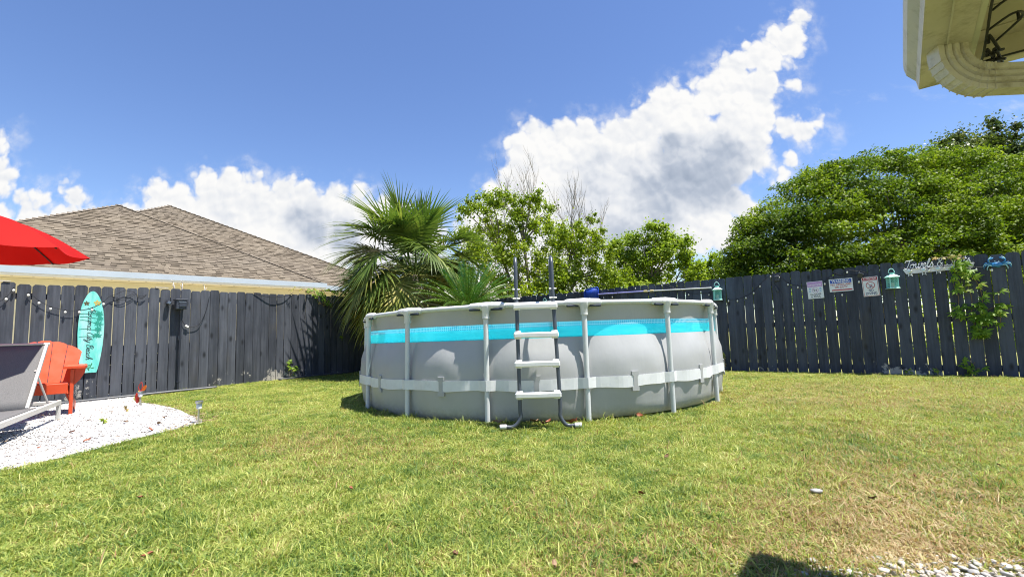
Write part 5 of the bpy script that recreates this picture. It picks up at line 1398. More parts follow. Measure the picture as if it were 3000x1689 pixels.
def put_leaf(parent, p, out, down, k, rng, meshes):
    """leaf lies tilted from the fence: axis hangs outwards and down"""
    o = bpy.data.objects.new('leaf', rng.choice(meshes)); COL.objects.link(o); o.parent = parent
    yv = (down + Vector((rng.uniform(-.8, .8), rng.uniform(-.8, .8), rng.uniform(-.35, .35)))).normalized()
    zv = (out + ZV * .55 + Vector((rng.uniform(-.45, .45), rng.uniform(-.45, .45), rng.uniform(-.3, .3))))
    zv = (zv - yv * zv.dot(yv)).normalized(); xv = yv.cross(zv)
    m = Matrix((xv, yv, zv)).transposed().to_4x4() @ Matrix.Scale(k, 4)
    m.translation = p - origin_of(parent); o.matrix_local = m
    return o
def vine(name, label, F, Nn, U, stems, n, kscale, meshes, spread, seed, dens=None, cat='vine'):
    rng = random.Random(seed); t0, z0 = stems[0][0]
    e = empty(name, F(t0, stems[0][-1][1], .01), label, cat)
    for s_ in stems:
        MB().tube(spline([F(t, z, .022 + .015 * math.sin(i * 2)) for i, (t, z) in enumerate(s_)], 4), .0045, 5).build('stem', M_STEM, e)
    for i in range(n):
        s_ = rng.choice(stems); k = rng.random() * (len(s_) - 1); a = int(k); f = k - a
        t = s_[a][0] * (1 - f) + s_[a + 1][0] * f; z = s_[a][1] * (1 - f) + s_[a + 1][1] * f
        p = F(t + rng.uniform(-1, 1) * spread, z + rng.uniform(-.04, .04), .035 + rng.random() * .12)
        sd = U * (rng.uniform(-.9, .9) + .25)
        put_leaf(e, p, Nn, (sd + ZV * rng.uniform(-.75, .15) + Nn * .35), kscale * rng.uniform(.75, 1.3), rng, meshes)
    return e
vine('creeper_vine', 'lush five leaved creeper spilling over the towel rack down the fence', fr, NR, UR,
     [[(1.20, 1.72), (1.24, 1.55), (1.20, 1.35), (1.24, 1.15), (1.22, .95), (1.23, .78)], [(1.30, 1.74), (1.33, 1.5), (1.36, 1.3), (1.38, 1.1), (1.36, .9), (1.38, .72), (1.36, .58)], [(1.28, 1.70), (1.40, 1.48), (1.47, 1.3), (1.49, 1.1), (1.46, .92)], [(1.38, .85), (1.50, .80), (1.56, .92)], [(1.37, .64), (1.42, .60), (1.46, .60)]], 150, .98, LEAF_M, .05, 4)
vine('creeper_vine', 'small creeper tuft with reddish stem right of the big vine', fr, NR, UR, [[(1.66, 1.20), (1.655, 1.06), (1.65, .97)], [(1.65, 1.0), (1.72, .98), (1.76, .96)], [(1.65, 1.0), (1.58, .97), (1.53, .93)], [(1.65, .95), (1.648, .80), (1.646, .70)]], 16, 1.0, LEAF_M, .03, 9)
vine('creeper_sprig', 'tendril tips with yellow leaves lying over the top of the towel rack', fr, NR, UR, [[(.98, 1.78), (1.06, 1.76), (1.16, 1.765), (1.22, 1.75)], [(1.17, 1.80), (1.24, 1.77), (1.32, 1.745)]], 12, .8, LEAF_Y, .03, 12)
vine('fence_weed', 'leafy weed clump at the foot of the fence under the big vine', fr, NR, UR, [[(1.25, -.03), (1.24, .10), (1.20, .22)], [(1.25, -.03), (1.30, .10), (1.33, .18)], [(1.26, -.03), (1.29, .06), (1.38, .10)]], 22, .85, LEAF_M, .05, 14, cat='weed')
vine('fence_weed', 'two faint sprigs low on the fence left of the weed clump', fr, NR, UR, [[(.93, -.03), (.92, .06), (.90, .10)], [(.55, -.03), (.57, .04), (.60, .07)]], 8, .6, LEAF_M, .03, 15, cat='weed')
vine('flame_leaf_weed', 'small orange tipped weed at the fence where the pool hides it', fr, NR, UR, [[(-2.18, -.03), (-2.16, .15), (-2.12, .26)], [(-2.18, -.03), (-2.2, .2), (-2.22, .28)]], 9, 1.0, LEAF_Y, .03, 16, cat='weed')
vine('creeper_vine', 'yellow green creeper draped over the sunny fence left of the palm', fl, NL, UL, [[(1.35, 1.83), (1.55, 1.85), (1.75, 1.84), (1.98, 1.85), (2.2, 1.80)], [(1.60, 1.84), (1.66, 1.70), (1.72, 1.60), (1.86, 1.54), (2.0, 1.52)], [(1.70, 1.82), (1.80, 1.70), (1.9, 1.60)]], 80, .78, LEAF_M + LEAF_Y, .06, 5)
vine('creeper_sprig', 'reddish tendril tips standing above the sunny fence', fl, NL, UL, [[(1.02, 1.80), (1.06, 1.83), (1.10, 1.84)], [(1.24, 1.80), (1.30, 1.84), (1.38, 1.87)]], 10, .55, LEAF_Y, .03, 6)
vine('fence_weed', 'leafy green seedling at the foot of the sunny fence', fl, NL, UL, [[(1.07, -.05), (1.05, .10), (1.02, .25), (1.06, .36)], [(1.07, -.05), (1.12, .10), (1.16, .20)]], 17, .95, LEAF_M, .05, 7, cat='weed')
vine('creeper_sprig', 'few bright leaves on the shaded fence boards beside the pool', fl, NL, UL, [[(2.55, 1.06), (2.56, 1.05)], [(2.24, .79), (2.34, .76)]], 6, .8, LEAF_M, .02, 8)

# ------------------------------------------------------------------ palms
def frond_fan(o, az, el, lp, rf, droop, rng, n=34):
    """one fan leaf: stalk, then leaflets along a curved midrib"""
    d = Vector((math.cos(az) * math.cos(el), math.sin(az) * math.cos(el), math.sin(el))); side = Vector((-math.sin(az), math.cos(az), 0))
    V = []; F = []
    pts = []; p = Vector(o); dd = d.copy()
    for i in range(9):
        pts.append(p.copy()); p = p + dd * (lp / 8); dd = (dd - ZV * (droop * .045)).normalized()
    mb = MB().tube(pts, [.016 - .0010 * i for i in range(9)], 5)
    rib = []
    for i in range(7):
        rib.append((p.copy(), dd.copy())); p = p + dd * (rf * .32 / 6); dd = (dd - ZV * (.10 + droop * .12)).normalized()
    for i in range(n):
        u = i / (n - 1) * 2 - 1; au = abs(u)
        k = (1 - au) ** .9 * 6; a = min(5, int(k)); q, dr = rib[a][0].lerp(rib[a + 1][0], k - a), rib[a][1]
        an = u * R(128) * (0.55 + .45 * au)
        upv = side.cross(dr).normalized()
        if upv.z < 0 and el < R(95): upv = -upv
        ld = (dr * math.cos(an) + side * math.sin(an) + upv * (.22 * au)).normalized()
        l = rf * (.62 + .38 * (1 - au ** 2)) * rng.uniform(.85, 1.1); w = .048 * rng.uniform(.85, 1.15)
        wv = ld.cross(upv).normalized(); b = len(V); pos = q.copy(); g = rng.uniform(.5, 1.4) * (droop + .25); m_ = 6
        for j in range(m_):
            t = j / (m_ - 1); ww = w * (.70 + .85 * t if t < .40 else (1 - t) * 1.70 + .02)
            V.append(pos - wv * ww / 2 + upv * .004); V.append(pos + wv * ww / 2 + upv * .004)
            pos = pos + ld * (l / (m_ - 1)); ld = (ld - ZV * (g * .42 * t * t + .03 * g)).normalized()
        for j in range(m_ - 1): F.append((b + 2 * j, b + 2 * j + 1, b + 2 * j + 3, b + 2 * j + 2))
    mb.add(V, F)
    return mb
M_PALM = leaf_mat('sabal_green', [(0.0, (.045, .085, .016)), (.5, (.105, .160, .030)), (.85, (.22, .26, .055)), (1.0, (.36, .35, .10))], trans=.36, rough=.45, nscale=1.6, spec=.3)
M_PALMO = leaf_mat('sabal_old', [(0.0, (.10, .14, .022)), (.4, (.22, .24, .045)), (.7, (.38, .34, .09)), (1.0, (.50, .40, .18))], trans=.30, rough=.5, nscale=2.0, spec=.3)
M_PALMD = leaf_mat('sabal_dead', [(0.0, (.20, .13, .055)), (.5, (.34, .25, .12)), (1.0, (.46, .38, .24))], trans=.2, rough=.6, nscale=3.0, spec=.3)
M_BARK = pm('palm_bark', (.16, .13, .10), .9, .3, 14, bump=.8, bscale=30)
def sabal():
    rng = random.Random(31); base = Vector((-2.22, 10.45, gz(-2.22, 10.45))); zc = 2.16
    e = empty('sabal_palm', base, 'big shaggy sabal palm with fan fronds behind the pool', 'palm')
    pts = [base + ZV * (z - .1) + Vector((.01 * math.sin(z * 5), 0, 0)) for z in (0, .4, .8, 1.2, 1.6, 2.0, 2.3)]
    MB().tube(pts, [.19, .17, .165, .16, .17, .18, .10], 12).build('trunk', M_BARK, e, smooth=True)
    for i in range(26):
        a = i * 2.4; z = .35 + i * .065; p = base + ZV * z
        MB().tube([p + Vector((math.cos(a), math.sin(a), 0)) * .15, p + Vector((math.cos(a) * .24, math.sin(a) * .24, .16))], [.03, .012], 5).build('boot', M_BARK, e)
    spec = []
    for i in range(13): spec.append((i * 2.4, R(rng.uniform(46, 84)), rng.uniform(.60, .85), rng.uniform(.85, 1.02), .26, M_PALM))
    for i in range(30): spec.append((i * 2.4 + .7, R(rng.uniform(14, 58)), rng.uniform(.65, 1.0), rng.uniform(.85, 1.08), .85, M_PALM))
    for i in range(26): spec.append((i * 2.4 + 1.3, R(rng.uniform(-20, 24)), rng.uniform(.70, 1.05), rng.uniform(.80, 1.0), .95, M_PALMO))
    for i in range(18): spec.append((i * 2.4 + .3, R(rng.uniform(-58, -15)), rng.uniform(.60, 1.0), rng.uniform(.75, .98), 1.3, M_PALMD if i % 5 == 0 else M_PALMO))
    for az, el, lp, rf, dr, m in spec:
        da = (az + 2.3) % (2 * math.pi) - math.pi + 0.0
        if abs((az - R(-43) + math.pi) % (2 * math.pi) - math.pi) < R(36) and el < R(26): continue
        lp, rf = lp * 1.06, rf * 1.06
        o = base + ZV * (zc + rng.uniform(-.15, .25)) + Vector((math.cos(az), math.sin(az), 0)) * .08
        frond_fan(o, az + rng.uniform(-.3, .3), el, lp, rf, dr, rng).build('frond', m, e)
sabal()
M_SAGO = leaf_mat('sago_green', [(0.0, (.030, .065, .008)), (.5, (.080, .145, .013)), (.85, (.16, .24, .02)), (1.0, (.25, .31, .03))], trans=.22, rough=.3, nscale=3.0, spec=.6)
def sago():
    rng = random.Random(41); base = Vector((-.86, 9.02, gz(-.86, 9.02))); zc = 1.34
    e = empty('sago_palm', base, 'dark green feathery sago palm right behind the pool rim', 'palm')
    MB().tube([base - ZV * .05, base + ZV * .6, base + ZV * (zc + .02)], [.20, .19, .12], 12).build('trunk', M_BARK, e, smooth=True)
    for i in range(64):
        az = i * 2.39996 + rng.uniform(-.2, .2); f = i / 63; el = R(84 - 74 * f ** .9 + rng.uniform(-6, 6)); L_ = (.92 + .24 * f) * rng.uniform(.9, 1.08)
        d = Vector((math.cos(az) * math.cos(el), math.sin(az) * math.cos(el), math.sin(el))); side = Vector((-math.sin(az), math.cos(az), 0))
        p = base + ZV * zc + Vector((math.cos(az), math.sin(az), 0)) * .06; pts = []; n = 34; V = []; F = []
        for j in range(n):
            t = j / (n - 1); upv = side.cross(d).normalized()
            if j % 4 == 0 or j == n - 1: pts.append(p.copy())
            if t > .10:
                l = .145 * math.sin(math.pi * min(1, (t - .06) * .95 + .08)) ** .6 * (1.05 - .55 * t) + .02
                for sg in (-1, 1):
                    ld = (side * sg * .80 + d * .62 + upv * .34 + Vector((rng.uniform(-.06, .06), rng.uniform(-.06, .06), rng.uniform(-.06, .06)))).normalized(); wv = d * .0058; b = len(V)
                    V += [p - wv, p + wv, p + ld * l * .6 + wv * .9 , p + ld * l * .6 - wv * .9, p + ld * l - ZV * .006]
                    F += [(b, b + 1, b + 2, b + 3), (b + 3, b + 2, b + 4, b + 4)]
            p = p + d * (L_ / (n - 1)); d = (d - ZV * (.011 + .022 * t)).normalized()
        F = [q if q[2] != q[3] else q[:3] for q in F]
        mb = MB().tube(pts, [.008] * (len(pts) - 1) + [.002], 4); mb.add(V, F); mb.build('frond', M_SAGO, e)
sago()

# ------------------------------------------------------------------ trees beyond the fences
def leaf_cloud(cl, size, rng, up=.5, shell=.55, name='crown', elong=1.5, soft=False):
    C = []; Dn = []; S = []
    for c, r, n in cl:
        d = rng.normal(size=(n, 3)); d /= np.linalg.norm(d, axis=1)[:, None]
        if not soft: d[:, 2] = np.where(d[:, 2] < -.25, -d[:, 2] * .8, d[:, 2])
        rad = shell + (1 - shell) * rng.random(n) ** .6
        if soft: rad = np.abs(rng.normal(0, .72, n))
        lump = 1 + .22 * np.sin(d[:, 0] * 7 + c[0] * 9) * np.sin(d[:, 1] * 6 + c[1] * 5)
        C.append(np.array(c) + d * np.array(r) * (rad * lump)[:, None]); Dn.append(d); S.append(size * rng.uniform(.65, 1.25, n))
    C = np.concatenate(C); Dn = np.concatenate(Dn); S = np.concatenate(S); n = len(C)
    nr = Dn * .5 + rng.normal(size=(n, 3)) * .55 + np.array([0, 0, up]); nr /= np.linalg.norm(nr, axis=1)[:, None]
    t = rng.normal(size=(n, 3)) + Dn * .8 - np.array([0, 0, .35]); t -= nr * (t * nr).sum(1)[:, None]; t /= np.linalg.norm(t, axis=1)[:, None]
    b = np.cross(nr, t)
    l = S[:, None]; w = l / elong / 2
    v0 = C; v1 = C + t * l * .45 + b * w + nr * l * .10; v2 = C + t * l - nr * l * .06; v3 = C + t * l * .45 - b * w + nr * l * .10
    V = np.stack([v0, v1, v2, v3], 1).reshape(-1, 3); i = np.arange(n)[:, None] * 4
    return V, i + np.array([[0, 1, 2, 3]])
def crown(parent, cl, size, seed, mat, **k):
    V, F = leaf_cloud(cl, size, np.random.default_rng(seed), **k); o = origin_of(parent)
    me = np_mesh('crown', V - np.array([o.x, o.y, o.z]), F)
    return link_mesh('crown', me, mat, parent)
M_TRUNK = pm('grey_bark', (.20, .17, .14), .9, .3, 9, bump=.6, bscale=25)
M_TWIG = pm('bare_twig', (.26, .22, .18), .85, .2, 14)
def limbs(parent, base, forks, ends, r0, rng, mat=M_TRUNK, name='trunk'):
    mb = MB(); b = Vector(base)
    for f in forks:
        f = Vector(f); mid = b.lerp(f, .5) + Vector((rng.uniform(-.1, .1), rng.uniform(-.1, .1), 0))
        mb.tube(spline([b, mid, f], 4), [r0 - (r0 * .55) * i / 8 for i in range(9)], 8)
    for q in ends:
        q = Vector(q); f = min((Vector(x) for x in forks), key=lambda x: (x - q).length)
        mid = f.lerp(q, .5) + Vector((rng.uniform(-.12, .12), rng.uniform(-.12, .12), rng.uniform(0, .15)))
        mb.tube(spline([f, mid, q], 3), [r0 * .40 * (1 - .85 * i / 6) + .004 for i in range(7)], 6)
    return mb.build(name, mat, parent, smooth=True)
M_LIME = leaf_mat('lime_leaves', [(0.0, (.085, .145, .010)), (.35, (.19, .275, .016)), (.7, (.34, .415, .024)), (1.0, (.48, .52, .05))], trans=.45, rough=.45, nscale=.9)
M_LIME2 = leaf_mat('lime_leaves_soft', [(0.0, (.10, .175, .014)), (.4, (.21, .305, .022)), (.75, (.34, .43, .035)), (1.0, (.46, .52, .06))], trans=.45, rough=.5, nscale=.7)
M_MYRT = leaf_mat('dark_leaves', [(0.0, (.026, .056, .008)), (.35, (.082, .142, .012)), (.7, (.210, .285, .018)), (1.0, (.36, .42, .032))], trans=.42, rough=.5, nscale=.55, spec=.25)
M_OAK = leaf_mat('oak_leaves', [(0.0, (.035, .062, .012)), (.5, (.085, .125, .025)), (1.0, (.20, .23, .055))], trans=.3, rough=.45, nscale=.8)
def twiggy_tree():
    rng = random.Random(3); Y = 15.6
    e = empty('sparse_tree', (.9, Y, -.05), 'sparse lime leaved tree with bare twig tops behind the pool ladder', 'tree')
    pt = lambda x, z, dy=0: (x * Y / 16, Y + dy, z * Y / 16 + .02)
    cl = []; centers = []
    spots = [(-1.45, 5.15, .30), (-1.0, 5.45, .30), (-.55, 5.0, .42), (-.15, 5.5, .28), (-1.2, 4.6, .45), (-.5, 4.3, .5), (.35, 5.1, .30), (.75, 5.4, .32), (.5, 4.5, .38), (1.0, 4.7, .36), (1.25, 5.1, .30), (.2, 4.0, .5), (.9, 3.9, .45), (-.9, 3.8, .55), (-.2, 3.4, .55), (.6, 3.2, .55), (1.4, 3.5, .45), (1.9, 4.0, .36), (2.3, 4.5, .30), (2.6, 4.1, .33), (2.9, 3.8, .28), (2.3, 3.5, .40), (2.8, 3.3, .42), (3.2, 3.4, .32), (3.3, 2.9, .40), (2.5, 2.8, .5), (1.8, 2.9, .5), (1.1, 2.6, .55), (.3, 2.5, .6), (-.6, 2.7, .6), (-1.2, 3.1, .5), (-.4, 1.9, .6), (.6, 1.9, .6), (1.5, 2.1, .6), (2.4, 2.1, .55), (3.2, 2.2, .5), (-1.4, 2.3, .55), (1.9, 1.6, .6), (1.0, 1.4, .6), (2.9, 1.6, .6), (3.6, 2.5, .3), (-1.5, 4.95, .25), (2.95, 4.75, .18), (1.55, 4.5, .25)]
    for x, z, r in spots:
        c = pt(x, z, rng.uniform(-.9, .9)); centers.append(c)
        for _ in range(6):
            q = (c[0] + rng.uniform(-r, r) * 1.25, c[1] + rng.uniform(-r, r) * 1.2, c[2] + rng.uniform(-r, r) * 1.1)
            cl.append((q, (r * .60, r * .60, r * .58), int(185 * (r / .4) ** 1.5)))
    forks = [pt(-.6, 2.6), pt(.2, 2.9, .3), pt(.9, 2.8, -.3), pt(1.6, 2.4), pt(2.3, 2.6, .3), pt(.45, 3.9), pt(2.1, 3.4), pt(-.4, 3.7, .2)]
    limbs(e, (.95, Y, -.1), forks, centers, .085, rng)
    crown(e, cl, .082, 3, M_LIME, up=.25, elong=1.35, soft=True)
    # bare twigs reaching above the leaves
    mb = MB()
    def twig(p, d, l, r, depth):
        n = 5; pts = [Vector(p)]; dd = Vector(d)
        for i in range(n):
            dd = (dd + Vector((rng.uniform(-.14, .14), rng.uniform(-.14, .14), rng.uniform(-.02, .10)))).normalized(); pts.append(pts[-1] + dd * l / n)
        mb.tube(pts, [r * (1 - .75 * i / n) for i in range(n + 1)], 4)
        if depth > 0:
            for i in (2, 3, 4, 5):
                for _ in range(1 + (depth > 1)):
                    s_ = Vector((rng.uniform(-1, 1), rng.uniform(-.6, .6), .7)).normalized()
                    twig(pts[i], (dd * .7 + s_ * .6).normalized(), l * rng.uniform(.35, .6), r * .5, depth - 1)
    for (x, z, l) in ((.40, 4.4, 1.7), (.65, 4.5, 1.6), (.15, 4.2, 1.6), (.95, 4.4, 1.4), (2.05, 3.7, 1.6), (2.25, 3.6, 1.7), (2.5, 3.6, 1.4), (1.95, 3.4, 1.5), (-.2, 4.3, 1.2), (3.0, 3.5, 1.1), (2.8, 3.4, 1.3)):
        twig(pt(x, z), (rng.uniform(-.22, .22), rng.uniform(-.15, .15), 1), l, .020, 2)
    mb.build('bare_twigs', M_TWIG, e)
twiggy_tree()
def round_tree(name, label, spots, Y, size, seed, mat, base, n=110, up=.35, flat=.7, r0=.12, sh=.45, per=7, elong=1.4):
    rng = random.Random(seed); e = empty(name, base, label, 'tree'); cl = []; cen = []
    for x, z, r in spots:
        c = (x, Y + rng.uniform(-1, 1) * r * 1.3, z); cen.append(c)
        for _ in range(per):
            q = (c[0] + rng.uniform(-r, r) * 1.0, c[1] + rng.uniform(-r, r) * 1.0, c[2] + rng.uniform(-r, r) * .85)
            cl.append((q, (r * .62, r * .62, r * .62 * (flat + .2)), int(n * .72 * (r / .5) ** 1.6)))
    b = Vector(base); zc = sum(c[2] for c in cen) / len(cen)
    forks = [(b.x + math.cos(k * 2.1) * .5, b.y + math.sin(k * 2.1) * .4, b.z + (zc - b.z) * (.6 + .1 * (k % 3))) for k in range(5)]
    limbs(e, base, forks, cen, r0, rng)
    crown(e, cl, size, seed, mat, up=up, shell=sh, elong=elong, soft=True)
    return e
YR = 19.5
def sc_(l, Y0, Y1): return [(x * Y1 / Y0, .83 + (z - .83) * Y1 / Y0, r * Y1 / Y0) for x, z, r in l]
round_tree('leafy_tree', 'rounded lime green tree standing right of the sparse tree', sc_([(4.6, 3.9, .42), (5.0, 4.4, .48), (5.6, 4.5, .5), (6.2, 4.75, .42), (6.6, 4.7, .42), (7.0, 4.4, .48), (7.3, 3.9, .45), (7.5, 3.4, .42), (5.2, 3.7, .6), (5.9, 3.9, .65), (6.6, 3.8, .65), (4.7, 3.2, .55), (5.5, 3.0, .65), (6.4, 3.0, .7), (7.2, 2.9, .55), (5.0, 2.3, .7), (6.0, 2.3, .7), (7.0, 2.2, .7), (7.9, 3.0, .35), (4.1, 2.6, .5)], 20, YR), YR, .115, 5, M_LIME2, (6.0, YR, -.05), 240, sh=.2)
round_tree('leafy_tree', 'small lime green tree just left of the big dark canopy', sc_([(8.5, 3.35, .35), (8.8, 3.6, .32), (9.1, 3.3, .36), (8.7, 2.9, .45), (9.3, 2.8, .4), (8.3, 2.7, .4), (8.8, 2.3, .5), (9.4, 2.2, .5), (9.5, 2.95, .28)], 20, 19), 19, .115, 6, M_LIME2, (8.4, 19, -.05), 210, sh=.2)
def canopy():
    rng = random.Random(9)
    # domed canopy of many small flattened sprays, read from its outline
    Y = 13.0
    prof = [(6.2, 2.3), (6.5, 3.3), (6.9, 4.0), (7.4, 4.48), (8.0, 4.82), (8.7, 5.05), (9.4, 5.32), (10.2, 5.50), (11.0, 5.56), (11.8, 5.58), (12.6, 5.58), (13.4, 5.5), (14.2, 5.35), (15.0, 5.1), (16.2, 4.6)]
    def ztop(x):
        for (a, b), (c_, d_) in zip(prof, prof[1:]):
            if x <= c_: return b + (d_ - b) * (x - a) / (c_ - a)
        return prof[-1][1]
    e = empty('crape_myrtle', (10.4, 14.2, -.05), 'huge dark green domed tree filling the sky right of the pool', 'tree'); cl = []; cen = []
    n = 0
    while n < 620:
        x = rng.uniform(6.15, 16.0); zt = ztop(x); z = rng.uniform(1.5, zt - .18) if n > 90 else zt - rng.uniform(.12, .35)
        h = max(0.0, min(1.0, (z - 1.2) / (zt - 1.2))); sx = max(.12, 1 - ((x - 11) / 5.4) ** 2)
        depth = 2.7 * math.sqrt(sx) * math.sqrt(max(.02, 1 - h * h)); r = rng.uniform(.34, .60) * (1 if h < .8 else .85)
        dy = -depth + rng.uniform(-.35, .55) if n % 4 else rng.uniform(-.4, depth)
        k = 1 + (1.2 + dy) / Y; c = (x * k, Y + 1.2 + dy, .83 + (z - .83) * k); cen.append(c); n += 1
        for _ in range(3):
            q = (c[0] + rng.uniform(-r, r) * .9, c[1] + rng.uniform(-r, r) * .8, c[2] + rng.uniform(-r, r) * .40)
            cl.append((q, (r * .70, r * .70, r * .46), int((104 if n % 4 else 80) * (r / .5) ** 1.4)))
    forks = [(10.4 + 1.6 * math.cos(k * 1.26), 14.2 + 1.1 * math.sin(k * 1.26), 1.7 + .25 * (k % 3)) for k in range(7)]
    limbs(e, (10.4, 14.2, -.1), forks, cen[1::9], .10, rng)
    crown(e, cl, .082, 9, M_MYRT, up=.75, shell=.2, elong=1.7)
    tips = []
    for _ in range(75):
        x = rng.uniform(6.2, 15.8); z = ztop(x) + rng.uniform(-.12, .14); r = rng.uniform(.10, .20); tips.append(((x * 1.09, Y + 1.2 + rng.uniform(-.5, .5), .83 + (z - .83) * 1.09), (r, r, r * .8), int(26 * r / .15)))
    for _ in range(140):
        i = rng.randrange(len(cen)); c = cen[i]; r = rng.uniform(.14, .26); tips.append(((c[0] + rng.uniform(-.4, .4), c[1] - rng.uniform(.25, .6), c[2] + rng.uniform(.05, .35)), (r, r, r * .5), 34))
    crown(e, tips, .085, 29, M_MYRT, up=.7, elong=1.7, soft=True)
    # shaded inner foliage closing the view through the dome
    inner = []
    for _ in range(150):
        x = rng.uniform(7.1, 15.6); z = rng.uniform(1.6, ztop(x) - .75); inner.append(((x * 1.108, Y + 1.4 + rng.uniform(-.6, .8), .83 + (z - .83) * 1.09), (.62, .5, .5), 210))
    crown(e, inner, .10, 19, M_MYRT, up=.5, elong=1.6, soft=True)
canopy()
round_tree('oak_tree', 'taller grey green oak rising behind the dark canopy at right', [(16.2, 6.6, .6), (16.9, 7.0, .6), (17.6, 7.3, .55), (18.3, 7.7, .5), (18.9, 7.3, .6), (17.2, 6.3, .8), (18.2, 6.6, .8), (19.2, 6.4, .9), (16.0, 5.8, .8), (17.4, 5.4, 1.0), (19.0, 5.3, 1.0), (20.2, 6.6, .9), (20.8, 5.4, 1.0), (16.6, 4.2, 1.0), (18.4, 4.0, 1.1), (20.4, 4.0, 1.1)], 17.0, .115, 12, M_OAK, (18.6, 17.5, -.05), 260, flat=.6, r0=.22)
def bush(label, x, y, w, h, seed, mat, n=900):
    rng = random.Random(seed); e = empty('bush', (x, y, gz(x, y)), label, 'bush', 'bushes growing behind the navy fence'); cl = []
    for _ in range(14):
        cl.append(((x + rng.uniform(-w, w) * .8, y + rng.uniform(-.4, .4), gz(x, y) + rng.uniform(.15, .95) * h), (w * .35, .35, h * .2), n // 14))
    crown(e, cl, .12, seed, mat, up=.4, shell=.3)
    mb = MB()
    for c, r, q in cl[::2]: mb.tube([(x, y, gz(x, y)), ((x + c[0]) / 2, (y + c[1]) / 2 , c[2] * .5), c], [.02, .014, .006], 5)
    mb.build('stem', M_TRUNK, e)
bush('low bright bush behind the fence under the lime trees', 3.3, 12.2, 1.0, 1.95, 51, M_LIME)
bush('low bright bush behind the fence under the small lime tree', 6.6, 10.6, .9, 1.7, 52, M_LIME2)
bush('low bright bush behind the fence below the sparse tree', 1.0, 13.6, 1.2, 2.0, 53, M_LIME)
bush('pale green bush behind the fence near the signs', 8.4, 8.6, 1.0, 1.3, 54, M_LIME2)
bush('pale green bush behind the fence near the crab', 9.8, 7.0, 1.0, 1.3, 55, M_LIME2)

